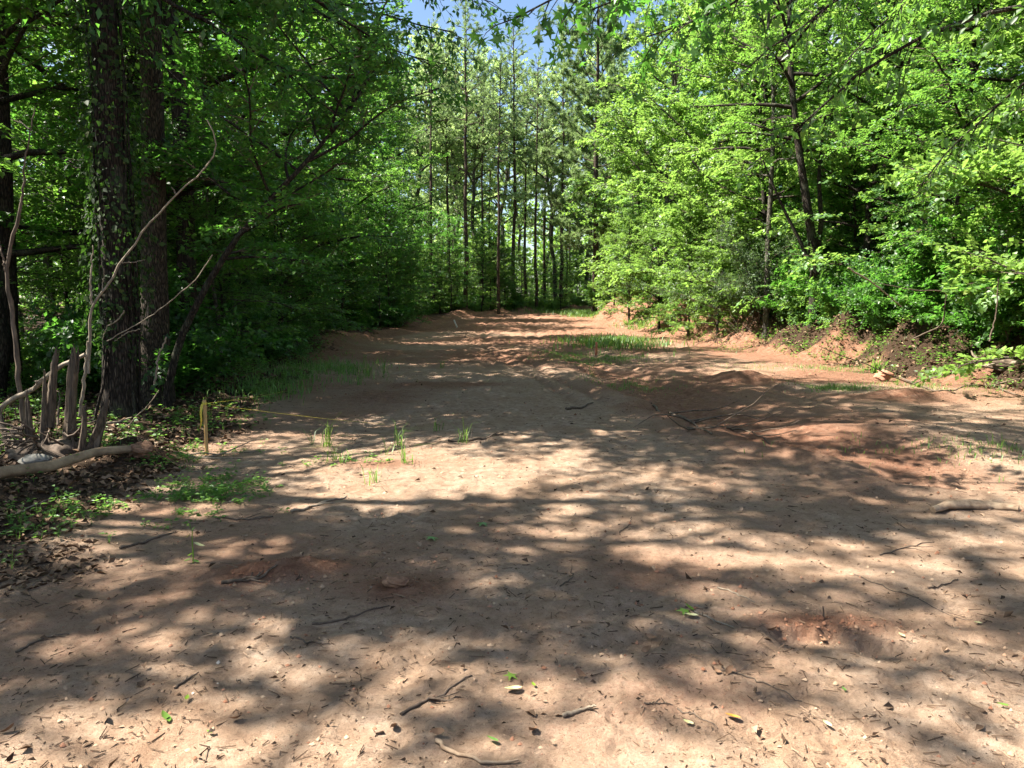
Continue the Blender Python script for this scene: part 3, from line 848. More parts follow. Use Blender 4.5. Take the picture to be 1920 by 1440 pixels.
# ------------------------------------------------------------------ right side
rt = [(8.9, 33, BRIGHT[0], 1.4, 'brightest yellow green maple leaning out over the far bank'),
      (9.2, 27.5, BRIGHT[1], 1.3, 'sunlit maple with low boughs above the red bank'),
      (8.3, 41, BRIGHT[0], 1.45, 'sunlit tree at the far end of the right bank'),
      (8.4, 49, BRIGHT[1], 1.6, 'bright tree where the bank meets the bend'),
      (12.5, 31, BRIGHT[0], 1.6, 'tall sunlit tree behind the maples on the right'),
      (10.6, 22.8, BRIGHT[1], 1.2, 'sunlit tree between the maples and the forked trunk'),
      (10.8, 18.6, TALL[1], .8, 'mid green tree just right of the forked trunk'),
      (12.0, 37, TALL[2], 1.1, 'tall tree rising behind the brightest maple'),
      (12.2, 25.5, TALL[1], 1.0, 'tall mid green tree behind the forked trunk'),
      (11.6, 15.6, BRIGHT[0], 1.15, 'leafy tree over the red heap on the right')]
for x, y, pr_, s, lb in rt: plant(pr_, x, y, lb, 'tree', s=s)
# slender pale trunk and forked dark trunk
base, p = lean_path([(1437, 590), (1440, 450), (1447, 330), (1452, 200), (1440, 60)], 25, [(0, 0, 3), (0, 0, 5)])
pr = broadleaf('slender_pale_tree', 71, trunk_path=resample(p), cb=.3, CR=3.0, nb=26, tr=.09, leaf=.10, per=16, dens=1.7, lm='leaf_mid', bm='bark_grey')
e = props(empty('slender_pale_tree', base), 'slender pale trunk standing left of the forked dark tree', 'tree'); obj('trunk', pr['trunk'], e); obj('crown', pr['crown'], e)
base, p = lean_path([(1528, 590), (1527, 500), (1522, 440), (1505, 330), (1490, 220), (1480, 100)], 22.5, [(0, .2, 2), (.2, .2, 4)])
pr = broadleaf('forked_tree', 72, trunk_path=resample(p), cb=.4, CR=3.4, nb=26, tr=.15, leaf=.10, per=16, dens=1.7, lm='leaf_mid', bm='bark_dark')
e = props(empty('forked_tree', base), 'forked dark trunk with a limb slanting left on the right bank', 'tree'); obj('trunk', pr['trunk'], e); obj('crown', pr['crown'], e)
la = Acc()
for pts, r in ((((1528, 520), (1500, 450), (1478, 410), (1455, 360), (1430, 300)), .075), (((1530, 500), (1540, 420), (1535, 330), (1545, 230), (1560, 120)), .09)):
    q = np.array([np.array(at(a, b, 22.5)) - base for a, b in pts]); tube(la, resample(q, 10), np.linspace(r, .02, 10), 8)
obj('limb', la.mesh('limb', [M['bark_dark']]), e)

k = 0; placed = []
for tries in range(600):
    if k >= 34: break
    y = rngT.uniform(12, 62); x = float(edge_r(y)) + rngT.uniform(4.0, 22)
    if x > 0.8 * y + 5: continue
    if placed and min((x - a) ** 2 + (y - b) ** 2 for a, b in placed) < 10: continue
    placed.append((x, y)); k += 1
    plant(TALL[rngT.integers(1, 3)], x, y, 'tree deep in the woods behind the right bank', 'tree', 'trees deep in the right woods', s=rngT.uniform(.7, 1.0))
k = 0
for tries in range(400):
    if k >= 30: break
    y = rngT.uniform(13, 40); x = float(edge_r(y)) + rngT.uniform(2.2, 7)
    if x > 0.8 * y + 2: continue
    k += 1
    plant(SAP[rngT.integers(2)], x, y, 'slender sapling growing on top of the right bank', 'sapling', 'saplings on the right bank', s=rngT.uniform(.5, .95))
# the sunlit tree that fills the right edge
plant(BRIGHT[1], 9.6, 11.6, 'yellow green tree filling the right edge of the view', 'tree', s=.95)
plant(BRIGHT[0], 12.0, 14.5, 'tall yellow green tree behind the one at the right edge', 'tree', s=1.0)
for (px, py, d, pr_, s, lb) in ((1425, 610, 26, GREYBUSH, 1.45, 'dark dense bush under the slender pale trunk'),
                                (1345, 600, 27.5, BRIGHT[1], .55, 'bright low tree with leaves down to the bank beside the dark bush'),
                                (1290, 600, 30, BRIGHT[0], .5, 'bright low tree at the sunlit part of the bank'),
                                (1235, 600, 34, BRIGHT[1], .6, 'low bright tree hanging over the red bank'),
                                (1180, 590, 40, BRIGHT[0], .55, 'low bright tree above the bank grass'),
                                (1150, 590, 46, BRIGHT[1], .6, 'farthest low bright tree of the bank')):
    plant(pr_, (px - 960) / FPX * d, d, lb, 'bush', s=s)
for i_ in range(52):
    y = rngT.uniform(12, 34); x = float(edge_r(y)) + rngT.uniform(1.45, 4.6)
    plant(SHRUB[rngT.integers(3)], x, y, 'leafy shrub crowding the top of the right bank', 'shrub', 'shrubs along the right bank', s=rngT.uniform(.6, 1.15))
for i_ in range(12):
    y = rngT.uniform(34, 56); x = float(edge_r(y)) + rngT.uniform(1.5, 4)
    plant(SHRUB[2 if i_ % 2 else 0], x, y, 'sunlit shrub along the far part of the right bank', 'shrub', 'sunlit shrubs on the far bank', s=rngT.uniform(.6, 1.1))
for i_ in range(44):
    y = rngT.uniform(10, 56); x = float(edge_l(y)) - rngT.uniform(1.2, 6.0)
    plant(SHRUB[rngT.integers(2)], x, y, 'leafy shrub in the shade left of the track', 'shrub', 'shrubs in the left woods', s=rngT.uniform(.4, .95))
for i_ in range(60):
    y = rngT.uniform(52, 72); px = rngT.uniform(660, 1130); x = (px - 960) / FPX * y
    if edge_l(y) < x < edge_r(y): continue
    plant(SHRUB[(0, 2, 2)[rngT.integers(3)]], x, y, 'green shrub on the ground of the far stand', 'shrub', 'shrubs of the far stand', s=rngT.uniform(.6, 1.2))

# woods beyond everything: one mass
rng = np.random.default_rng(123)
fm = Acc(); n = 80000
ang = rng.uniform(-0.95, 0.95, n); rad = rng.uniform(100, 135, n)
cx, cy = np.sin(ang) * rad, np.cos(ang) * rad
top = 15 + 4.5 * fbm(ang * 30, rad * .05, 5, 3)
cz = rng.random(n) ** 0.9 * top
cl = fbm(ang * 55, cz * .35, 6, 3) > -0.45
cx, cy, cz = cx[cl], cy[cl], cz[cl]; n = len(cx)
leaves(fm, np.stack([cx, cy, cz - .6], 1), rng.normal(0, 1, (n, 3)), rng.normal(0, 1, (n, 3)) + [0, 0, 1], rng.uniform(.5, .95, n), .7, 0, rng)
props(obj('distant_woods', fm.mesh('distant_woods', [M['leaf_bright']], smooth=False)), 'far off woods closing the view behind all the trees', 'woods', kind='stuff')

# ------------------------------------------------------------------ tell the many alike plants apart by what they stand near
LM = [(-900, 'beyond the left edge of the view'), (60, 'at the left edge behind the broken stump'), (190, 'behind and left of the vine covered trunk'), (260, 'behind the vine covered trunk'), (320, 'behind the straight bark trunk'),
      (390, 'just right of the kinked trunk'), (470, 'behind the leaning trunk'), (560, 'behind the string and verge grass'), (650, 'behind the left spoil heap'), (740, 'left of the pale marker stake'),
      (840, 'behind the pale marker stake'), (915, 'left of the middle of the far bend'), (985, 'below the sky gap'), (1060, 'right of the sky gap'), (1120, 'behind the orange stake'), (1190, 'behind the wide boughed pine'),
      (1270, 'above the far red bank'), (1350, 'behind the bright maples'), (1430, 'behind the grey green bush'), (1500, 'left of the forked trunk'), (1570, 'right of the forked trunk'), (1660, 'above the red heap'),
      (1760, 'above the round clay lump'), (1860, 'above the long grey pole'), (3500, 'near the root wad at the right edge')]
SHORT = {'trees deep in the left woods': 'tree', 'saplings in the left woods': 'leafy sapling', 'pines in the far stand': 'slender dark pine', 'leafy trees of the far stand': 'leafy tree',
         'pale trees of the far stand': 'pale crowned tree', 'saplings under the far pines': 'small green sapling', 'trees deep in the right woods': 'tree', 'saplings on the right bank': 'slender sapling',
         'shrubs along the right bank': 'leafy shrub', 'sunlit shrubs on the far bank': 'sunlit shrub', 'shrubs in the left woods': 'shaded leafy shrub', 'shrubs of the far stand': 'green shrub',
         'trees beside the camera on the left': 'tree'}
bins = {}
for o in list(COL.objects):
    gr = o.get('group')
    if o.parent is None and gr in SHORT:
        px = 960 + FPX * o.location.x / max(o.location.y, 1)
        sz = '' if gr != 'saplings under the far pines' else ('taller ' if o.scale[0] > .75 else 'shorter ')
        bins.setdefault((gr, min(LM, key=lambda q: abs(q[0] - px))[1], sz), []).append(o)
ORD = ['nearest', 'second nearest', 'third nearest', 'fourth nearest', 'fifth nearest', 'sixth nearest', 'seventh nearest', 'eighth nearest', 'ninth nearest', 'tenth nearest', 'eleventh nearest', 'twelfth nearest', 'thirteenth nearest', 'fourteenth nearest', 'fifteenth nearest', 'sixteenth nearest', 'seventeenth nearest', 'eighteenth nearest', 'nineteenth nearest', 'twentieth nearest']
SIDE = {'trees deep in the left woods': 'in the left woods', 'saplings in the left woods': 'in the left understory', 'trees deep in the right woods': 'in the right woods'}
for (gr, lm, sz), os_ in bins.items():
    os_.sort(key=lambda o: o.location.y)
    for k, o in enumerate(os_):
        pre = '' if len(os_) == 1 else ('farthest ' if k == len(os_) - 1 and k > 0 else ORD[min(k, 19)] + ' ')
        tail = ' ' + SIDE[gr] if gr in SIDE and len(lm.split()) < 7 else ''
        if gr == 'trees beside the camera on the left': lm = ('behind the camera on the left', 'beside the camera on the far left', 'beside the camera on the left', 'just out of frame left of the fallen log')[k]; pre, tail = 'tree shading the sand ', ''
        o['label'] = (pre + sz + SHORT[gr] + tail + ' ' + lm).strip()

# ------------------------------------------------------------------ things on and near the ground
def gp(px, py, dz=0.0):
    """the point of the ground seen at a point of the photograph"""
    z = 0.0
    for _ in range(12):
        x, y = G(px, py, z); z = 0.5 * z + 0.5 * float(height(x, y))
    return np.array([x, y, float(height(x, y)) + dz])

def solid(name, acc, mats, label=None, cat=None, group=None, loc=None, parent=None, smooth=True, kind=None):
    """one mesh with its origin at its own base"""
    V = np.concatenate(acc.v)
    c = np.array(loc) if loc is not None else np.array([V[:, 0].mean(), V[:, 1].mean(), V[:, 2].min()])
    acc.v = [v - c.astype(np.float32) for v in acc.v]
    o = obj(name, acc.mesh(name, mats, smooth), parent, tuple(float(q) for q in c))
    return props(o, label, cat, group, kind)

rs = np.random.default_rng(31)
def smooth_path(P, n=14, wob=0.0):
    P = np.array(P, float)
    d = np.r_[0, np.cumsum(np.linalg.norm(np.diff(P, axis=0), axis=1))]
    t = np.linspace(0, d[-1], n)
    Q = np.stack([np.interp(t, d, P[:, k]) for k in range(3)], 1)
    Q[1:-1] = 0.25 * Q[:-2] + 0.5 * Q[1:-1] + 0.25 * Q[2:]
    if wob: Q[1:-1] += rs.normal(0, wob, (n - 2, 3)) * np.array([1, 1, .5])
    return Q

def stick(pxs, r, label, mat='twig', forks=0, lift=0.6, sides=6, name='fallen_twig', cat='twig', group='fallen sticks on the ground'):
    P = np.array([gp(a, b) for a, b in pxs])
    L = np.linalg.norm(np.diff(P, axis=0), axis=1).sum()
    Q = smooth_path(P, 16, 0.012 * L ** .5 * .6)
    Q[:, 2] = height(Q[:, 0], Q[:, 1]) + r * lift + np.abs(rs.normal(0, .3 * r, 16))
    A = Acc(); rad = np.linspace(r, r * .45, 16) * rs.uniform(.85, 1.15, 16)
    tube(A, Q, rad, sides, cap=True)
    for k in range(forks):
        i = rs.integers(3, 13); d = Q[i + 1] - Q[i - 1]; d /= np.linalg.norm(d)
        s_ = np.array([-d[1], d[0], 0]) * rs.choice([-1, 1])
        bp = wander(rs, Q[i], d * .8 + s_ * .7 + [0, 0, rs.uniform(0, .4)], L * rs.uniform(.15, .35), 5, .15)
        bp[:, 2] = np.maximum(bp[:, 2], height(bp[:, 0], bp[:, 1]) + r * .4)
        tube(A, bp, np.linspace(r * .6, r * .25, 6), 4)
    return solid(name, A, [M[mat]], label, cat, group)

stick([(752, 1342), (800, 1316), (850, 1288), (885, 1268)], .007, 'dark double twig in the sun at the lower middle', forks=3)
stick([(585, 1171), (640, 1166), (690, 1145), (730, 1137)], .006, 'curved brown twig across the dappled sand')
stick([(328, 1292), (350, 1276), (373, 1262)], .006, 'short dark twig in the sun at lower left', forks=1)
stick([(1055, 1344), (1085, 1336), (1118, 1329)], .010, 'mossy grey stick piece with an upright fork', 'dead', forks=2)
stick([(1350, 1258), (1400, 1268), (1450, 1290), (1503, 1316)], .004, 'thin twig reaching right from the dead leaf clump', forks=2)
stick([(1598, 1077), (1680, 1110), (1745, 1140), (1822, 1164)], .004, 'long thin straight twig right of the cut edge')
stick([(1740, 1104), (1796, 1087)], .006, 'short dark stick at the right on the sand')
stick([(1650, 1042), (1700, 1025), (1752, 1017)], .005, 'brown twig in the dark shade band on the right', forks=2)
stick([(818, 1392), (850, 1414), (900, 1432), (972, 1430)], .009, 'pale curved root piece at the bottom edge', 'tan_wood')
stick([(1208, 1319), (1262, 1323)], .004, 'short thin twig left of the orange leaf')
stick([(1270, 1330), (1310, 1345), (1345, 1366)], .004, 'thin broken twig just above the orange leaf')
stick([(1303, 1148), (1345, 1168), (1376, 1179)], .006, 'pale stick with a sprig of green leaves', 'dead', forks=2)
stick([(1345, 1102), (1415, 1131)], .005, 'pale thin stick in the sun above the leafy sprig', 'dead')
stick([(1062, 768), (1085, 767), (1112, 757)], .022, 'dark stick lying in the middle of the track')
stick([(840, 829), (890, 826), (945, 815)], .016, 'dark stick beside the grass blades on the track', 'dead_brown', forks=3)
stick([(225, 1030), (275, 1018), (330, 999)], .010, 'dark stick among the weeds at lower left')
stick([(404, 972), (470, 976), (512, 970)], .009, 'brown stick below the weed patch', forks=2)
stick([(545, 961), (590, 950), (650, 932)], .013, 'mossy stick in the shade right of the weeds', 'dead', forks=1)
stick([(198, 806), (262, 826), (330, 850), (455, 861)], .014, 'long grey branch pointing at the stake foot', 'dead', forks=5)
stick([(186, 800), (228, 792), (272, 782)], .018, 'grey stick lying below the big trunks', 'dead')
stick([(28, 966), (65, 948), (102, 930)], .008, 'pale stick at the left edge below the log', 'dead')
stick([(330, 905), (340, 885), (395, 882)], .007, 'crooked pale twig near the log end', 'dead', forks=2)
stick([(1690, 676), (1760, 662), (1850, 655), (1925, 650)], .022, 'long grey pole lying along the right bank', 'dead_brown', forks=3)
stick([(1225, 762), (1262, 780), (1300, 796), (1335, 816)], .022, 'exposed root along the washed edge', 'dead_brown', forks=5)
stick([(1288, 803), (1340, 806), (1380, 802), (1450, 838)], .012, 'thin root hanging over the washed edge', 'dead_brown', forks=6)
stick([(1050, 1100), (1075, 1085), (1072, 1060)], .004, 'tiny bent twig in the middle of the dapples')
stick([(1162, 1000), (1180, 985), (1184, 970)], .004, 'tiny twig in the broad shade band')
stick([(545, 1195), (580, 1207), (618, 1208)], .005, 'small dead sprig in the sun on the left', forks=2)
stick([(415, 1095), (470, 1090), (520, 1062)], .012, 'root coming out of the small red mound', 'dead_brown', forks=5)
stick([(30, 1225), (80, 1198), (130, 1190)], .006, 'twig in the dapples at the left edge', forks=2)
# upright bit in the cut edge
A = Acc(); p = gp(1543, 1160); tube(A, smooth_path([p + [0, 0, -.02], p + [.004, 0, .03], p + [-.003, 0, .065]], 6), [.006, .005, .005, .004, .004, .003], 5, cap=True)
solid('fallen_twig', A, [M['dead_brown']], 'small upright stub in the cut red edge', 'twig', 'fallen sticks on the ground')

# rocks, clods
def lump(c, r, seed, sub=3, amp=.35, squash=.6):
    """a knobbly closed lump"""
    m = 12 if sub < 3 else 22
    th = np.linspace(0, np.pi, m)[:, None]; ph = np.linspace(0, 2 * np.pi, m * 2, endpoint=False)[None]
    D = np.stack([np.sin(th) * np.cos(ph), np.sin(th) * np.sin(ph), np.cos(th) * np.ones_like(ph)], -1)
    n1 = fbm(D[..., 0] * 1.7 + D[..., 2] * 2.1 + seed, D[..., 1] * 1.7 - D[..., 2] * 1.3, seed, 4)
    rr = 1 + amp * n1
    V = D * rr[..., None] * np.array(r) * [1, 1, squash] + np.array(c)
    i = np.arange(m - 1)[:, None] * 2 * m; j = np.arange(2 * m)[None]; j2 = (j + 1) % (2 * m)
    F = np.stack([i + j, i + 2 * m + j, i + 2 * m + j2, i + j2], -1).reshape(-1, 4)
    return V.reshape(-1, 3), F
M['rock'] = plain_mat('brown_rock', (.12, .06, .035), (.30, .17, .10), .9, 30, .6, (1, 1, 2.5), .01)
M['clod'] = plain_mat('clay_clod', (.26, .11, .06), (.42, .23, .15), .95, 40, .8, (1, 1, 1), .01)
A = Acc(); p = gp(741, 1098); A.add(*lump(p + [0, 0, .02], (.075, .05, .05), 4)); solid('rock', A, [M['rock']], 'flat brown rock in the middle of the dappled sand', 'rock')
M['grey_rock'] = plain_mat('grey_rock', (.13, .12, .10), (.28, .26, .22), .9, 20, .5)
A = Acc(); p = gp(70, 868); A.add(*lump(p + [0, 0, .03], (.14, .09, .09), 7)); solid('rock', A, [M['grey_rock']], 'grey rock behind the log at the left edge', 'rock')
A = Acc(); p = gp(1660, 668); A.add(*lump(p + [0, 0, .12], (.15, .13, .15), 8, amp=.9)); solid('clay_lump', A, [M['clod']], 'round lump of red clay on top of the right heap', 'clay lump')
A = Acc(); p = gp(268, 860); A.add(*lump(p + [0, 0, .05], (.10, .09, .12), 9, amp=.9)); solid('clay_lump', A, [M['rock']], 'clod of dark red soil at the end of the log', 'clay lump')

# log at the left edge
P = [gp(-130, 955) + [0, 0, .06], gp(0, 905) + [0, 0, .08], gp(95, 893) + [0, 0, .085], gp(180, 868) + [0, 0, .10], gp(262, 858) + [0, 0, .09]]
A = Acc(); tube(A, smooth_path(P, 40), np.linspace(.058, .036, 40), 16, 0, .22, 3, cap=1)
solid('fallen_log', A, [plain_mat('log_bark', (.15, .10, .06), (.33, .24, .145), .85, 9, .7, (1, 1, 1), .01), M['dead']], 'smooth tan log lying at the left edge of the sand', 'log')

# broken stump
base = gp(95, 855); st = props(empty('broken_stump', base), 'shattered grey stump with tall splinters at the left', 'stump')
A = Acc()
V, F = lump([0, 0, .0], (.34, .28, .26), 12, amp=.55); A.add(V, F)
for i in range(60):
    a_ = rs.uniform(0, 6.28); tube(A, wander(rs, (math.cos(a_) * .22, math.sin(a_) * .2, rs.uniform(.1, .3)), (math.cos(a_), math.sin(a_), rs.uniform(-.6, .8)), rs.uniform(.15, .5), 6, .3, droop=.4), np.linspace(.014, .003, 7), 4)
obj('root_base', A.mesh('root_base', [M['twig']]), st)
def splinter(pb, pt, r0, r1, seed, jag=True):
    r0 *= .75; r1 *= .75
    A = Acc(); n = 22
    Q = smooth_path([pb, (np.array(pb) * .5 + np.array(pt) * .5) + rs.normal(0, .01, 3), pt], n)
    rd = np.linspace(r0, r1, n) * rs.uniform(.9, 1.1, n); rd[-3:] *= [.8, .55, .3]
    tube(A, Q - base, rd, 14, 0, .6, seed, cap=True)
    for k in range(9 if jag else 0):
        o = rs.normal(0, r1 * .55, 3) * [1, 1, 0]
        o2 = rs.normal(0, .01, 3) * [1, 1, 0]; tube(A, np.array([Q[-6], Q[-3], Q[-1] + o2 + [0, 0, rs.uniform(-.04, .05)]]) + o - base, [r1 * .4, r1 * .35, .002], 4, 0)
    return obj('splinter', A.mesh('splinter', [M['fibre']]), st)
Ys = float(base[1])
splinter(at(128, 850, Ys + .1), at(139, 652, Ys + .1), .075, .052, 2)
splinter(at(95, 800, Ys), at(106, 655, Ys), .05, .022, 3)
splinter(at(152, 846, Ys - .15), at(158, 762, Ys - .15), .035, .02, 4)
splinter(at(164, 848, Ys - .1), at(196, 758, Ys - .1), .045, .016, 5)
splinter(at(178, 845, Ys - .1), at(203, 735, Ys), .035, .014, 6)
splinter(at(60, 850, Ys), at(50, 735, Ys), .06, .015, 7)
splinter(at(20, 850, Ys), at(-8, 745, Ys + .1), .05, .012, 8)
splinter(at(80, 850, Ys), at(84, 700, Ys - .1), .05, .012, 9)

def air_branch(name, paths, label, cat, mat='dead', sides=8):
    """paths: list of (pixel path, distances, r0, r1)"""
    A = Acc()
    for pts, ds, r0, r1 in paths:
        n = 24
        P = [np.array(at(a, b, d)) for (a, b), d in zip(pts, ds if isinstance(ds, (list, tuple)) else [ds] * len(pts))]
        tube(A, smooth_path(P, n, .006), np.linspace(r0, r1, n) * rs.uniform(.9, 1.12, n), sides, cap=True)
    return solid(name, A, [M[mat]], label, cat)
air_branch('dead_branch', [([(166, 700), (166, 615), (172, 570), (205, 530), (232, 483), (262, 440), (296, 402), (330, 365), (372, 330), (400, 300), (412, 272), (392, 232), (388, 224)], 8.3, .017, .006),
                           ([(172, 572), (170, 520), (174, 460)], 8.3, .014, .006), ([(225, 492), (250, 492), (272, 487)], 8.3, .006, .003), ([(166, 640), (160, 700), (150, 780)], 8.3, .016, .02),
                           ([(330, 365), (322, 350)], 8.3, .006, .003), ([(192, 548), (196, 510), (190, 492)], 8.3, .006, .004)],
           'pale dead branch slanting up in front of the big trunks', 'branch')
air_branch('thin_bark_sapling', [([(50, 850), (38, 735), (32, 680), (26, 600), (14, 540), (10, 505), (22, 450), (36, 395), (40, 380)], 7.9, .030, .016),
                                 ([(40, 380), (48, 300), (66, 200)], 7.9, .012, .005), ([(12, 510), (2, 470), (-6, 430)], 7.9, .012, .005)],
           'thin crooked peeling trunk at the left edge by the stump', 'tree', 'dead_brown')
air_branch('leaning_grey_limb', [([(-25, 815), (0, 765), (32, 742), (62, 732), (88, 706), (120, 682), (160, 665)], 7.4, .030, .02), ([(62, 732), (70, 715), (100, 700)], 7.3, .012, .006)],
           'mossy grey limb propped against the broken stump', 'branch', 'dead')
air_branch('hanging_vine', [([(398, 478), (372, 520), (340, 548), (300, 580), (262, 605), (230, 622), (200, 640)], 8.6, .006, .006), ([(262, 617), (240, 622), (215, 640)], 8.6, .007, .004),
                            ([(232, 582), (222, 600), (200, 612), (193, 634)], 8.6, .008, .004)],
           'thin pale vine arching across the base of the big trunks', 'vine', 'dead')
air_branch('dead_pole', [([(290, 720), (298, 665), (312, 632)], 9.4, .014, .010)], 'short pale broken stem leaning at the foot of the trunks', 'branch', 'dead')
air_branch('dead_pole', [([(1590, 502), (1640, 532), (1690, 575)], 16, .018, .012)], 'pale dead stem slanting through the right shrubs', 'branch', 'dead')
air_branch('dead_pole', [([(1712, 635), (1768, 610), (1775, 545), (1720, 545), (1640, 530)], 15, .016, .007)], 'thin arching bare stem over the right bank', 'branch', 'twig')
air_branch('dead_pole', [([(1855, 640), (1868, 590), (1872, 520)], 13, .014, .008)], 'thin upright bare stem near the right edge', 'branch', 'twig')

# bare stems of the cut brush on the bank
A = Acc(); c = gp(1385, 640)
for i in range(70):
    a = rs.uniform(0, 6.28); p = c + [rs.normal(0, .55), rs.normal(0, .4), 0]; p[2] = height(p[0], p[1]) - .05
    tube(A, wander(rs, p, (math.cos(a) * .9, math.sin(a) * .9, rs.uniform(.2, 1.2)), rs.uniform(.5, 1.3), 5, .15), np.linspace(.010, .003, 6), 3)
solid('brush_tangle', A, [M['twig']], 'tangle of bare brown stems below the grey green bush', kind='stuff')
# splintered root wad on the right
base = gp(1880, 705); e = props(empty('root_wad', base), 'pale splintered root wad at the right edge on red soil', 'roots')
for i in range(9):
    A = Acc(); a = rs.uniform(2.2, 4.2) if i % 2 else rs.uniform(-.8, .9)
    tube(A, wander(rs, np.array([rs.normal(0, .1), rs.normal(0, .06), .06]), (math.cos(a), math.sin(a) * .5, rs.uniform(-.05, .5)), rs.uniform(.35, .8), 6, .16), np.linspace(.055, .012, 7), 7, 0, .3, i)
    obj('root', A.mesh('root', [M['dead']]), e)
A = Acc(); V, F = lump([0, 0, .06], (.28, .16, .16), 21, amp=.7); A.add(V, F); obj('root_core', A.mesh('root_core', [M['dead_brown']]), e)
# thick pale bark slab
P = [gp(1748, 962), gp(1780, 955), gp(1820, 953), gp(1860, 952), gp(1910, 958)]
A = Acc(); Q = smooth_path(P, 20, .008); Q[:, 2] = height(Q[:, 0], Q[:, 1]) + .022 + .012 * np.sin(np.linspace(0, 6, 20))
tube(A, Q, .024 + .012 * np.sin(np.linspace(0, 3.1, 20)), 10, 0, .5, 4, cap=True)
solid('bark_piece', A, [M['tan_wood']], 'thick pale piece of bark on the sand at right', 'bark')

# ------------------------------------------------------------------ stakes, string and ribbon
M['stake'] = plain_mat('stake_wood', (.34, .20, .07), (.55, .36, .15), .7, 30, .3, (1, 1, .1))
M['orange'] = plain_mat('stake_orange', (.36, .12, .06), (.46, .17, .09), .7, 30, .2)
M['white'] = plain_mat('stake_white', (.6, .55, .48), (.75, .7, .62), .7, 30, .2)
M['yellow'] = plain_mat('yellow_plastic', (.50, .40, .05), (.62, .52, .08), .45, 10, 0)
def box_post(w, d, h, taper=.4, mats=0):
    A = Acc(); ww = w / 2; dd = d / 2
    zs = [(-.15, 1), (0, 1), (h * .5, 1), (h - .004, 1), (h, .8)]
    V = []
    for z, s_ in zs: V += [(-ww * s_, -dd * s_, z), (ww * s_, -dd * s_, z), (ww * s_, dd * s_, z), (-ww * s_, dd * s_, z)]
    F = [(4 * i + j, 4 * i + (j + 1) % 4, 4 * i + 4 + (j + 1) % 4, 4 * i + 4 + j) for i in range(4) for j in range(4)] + [(16, 17, 18, 19)]
    A.add(V, F, mats); return A
p = gp(388, 853); h = (853 - 748) / FPX * p[1] * 1.01
sk = props(empty('survey_stake', p), 'wooden stake with yellow ribbon and string at the left verge', 'stake')
obj('post', box_post(.030, .022, h).mesh('post', [M['stake']], smooth=False), sk)
A = Acc()
for z in (h - .04, h - .034, h - .028, h - .046): 
    a = np.linspace(0, 2 * np.pi, 12); tube(A, np.stack([.021 * np.cos(a), .016 * np.sin(a), z + .002 * np.sin(a * 2)], 1), .0028, 5)
obj('knot', A.mesh('knot', [M['yellow']]), sk)
t = np.linspace(0, 1, 12)
c1 = np.stack([-.016 - .032 * t - .006 * np.sin(t * 6), -.016 - .008 * np.sin(t * 5), h - .04 - .26 * t], 1)
V = np.concatenate([c1 + [-.012, 0, 0] * 1, c1 + np.stack([.012 * np.cos(t * 2.2), .012 * np.sin(t * 2.2), 0 * t], 1)])
A = Acc(); A.add(V, [(i, i + 1, 13 + i, 12 + i) for i in range(11)]); obj('ribbon', A.mesh('ribbon', [M['yellow']]), sk)
top = p + [0, -.015, h - .035]
def string(a, b, sag, label):
    t = np.linspace(0, 1, 30)[:, None]; P = a * (1 - t) + b * t; P[:, 2] -= sag * 4 * (t * (1 - t))[:, 0]
    A = Acc(); tube(A, P, .0019, 5); solid('string', A, [M['yellow']], label, 'string')
string(top, gp(722, 800, .03), .015, 'yellow string running right from the stake to the sand')
string(top, gp(535, 740, .06), .02, 'yellow string running back from the stake into the grass')
p = gp(1118, 666); props(obj('marker_stake', box_post(.06, .04, .38).mesh('marker_stake', [M['orange']], False), None, p), 'short orange stake right of the middle of the track', 'stake')
p = gp(857, 614); props(obj('marker_stake', box_post(.07, .05, .42).mesh('marker_stake', [M['white']], False), None, p, (0, R(-22), 0)), 'small pale leaning stake at the far left heaps', 'stake')

# ------------------------------------------------------------------ leaves on the ground
def star_geo(s=1.0):
    th = np.pi / 2 + np.linspace(0, 2 * np.pi, 10, endpoint=False)
    r = np.where(np.arange(10) % 2 == 0, .62, .24) * s
    r[0] = .68 * s; r[5] = .16 * s
    V = np.concatenate([[[0, 0, .03 * s]], np.stack([np.cos(th) * r, np.sin(th) * r, np.where(np.arange(10) % 2 == 0, -.06, .05) * s], 1)])
    return V, np.array([[0, 1 + i, 1 + (i + 1) % 10] for i in range(10)])
def oval_geo(s=1.0, w=.5, curl=.25):
    t = np.linspace(0, 1, 7); ww = w * np.sin(np.pi * t ** .8) ** .8 * .5
    z = curl * (t - .5) ** 2
    c = np.stack([0 * t, t - .5, z], 1); l = c + np.stack([-ww, 0 * t, ww * .35], 1); r = c + np.stack([ww, 0 * t, ww * .35], 1)
    V = np.concatenate([c, l, r]) * s
    F = [(i, i + 1, 8 + i, 7 + i) for i in range(6)] + [(i + 1, i, 14 + i, 15 + i) for i in range(6)]
    return V, np.array(F)
M['green_leaf'] = leaf_mat('fresh_green_leaf', (.10, .22, .03), (.16, .30, .05), (.3, .5, .06), .35)
M['orange_leaf'] = plain_mat('orange_leaf', (.36, .14, .02), (.50, .24, .05), .5, 15, .2)
M['brown_leaf'] = plain_mat('brown_leaf', (.14, .075, .04), (.26, .15, .085), .8, 25, .4)
M['pale_leaf'] = plain_mat('pale_leaf', (.42, .40, .16), (.58, .55, .30), .6, 20, .2)
def fallen(px, py, size, mat, label, star=False, rz=0, tilt=(0.1, 0.1), curl=.35):
    A = Acc(); V, F = star_geo(size) if star else oval_geo(size, .5, curl); A.add(V, F)
    o = obj('fallen_leaf', A.mesh('fallen_leaf', [M[mat]]), None, gp(px, py, .012), (tilt[0], tilt[1], rz))
    props(o, label, 'leaf', 'single leaves on the sand')
fallen(1373, 1349, .062, 'orange_leaf', 'orange brown leaf in the sun near the bottom', rz=1.3, tilt=(.15, .25))
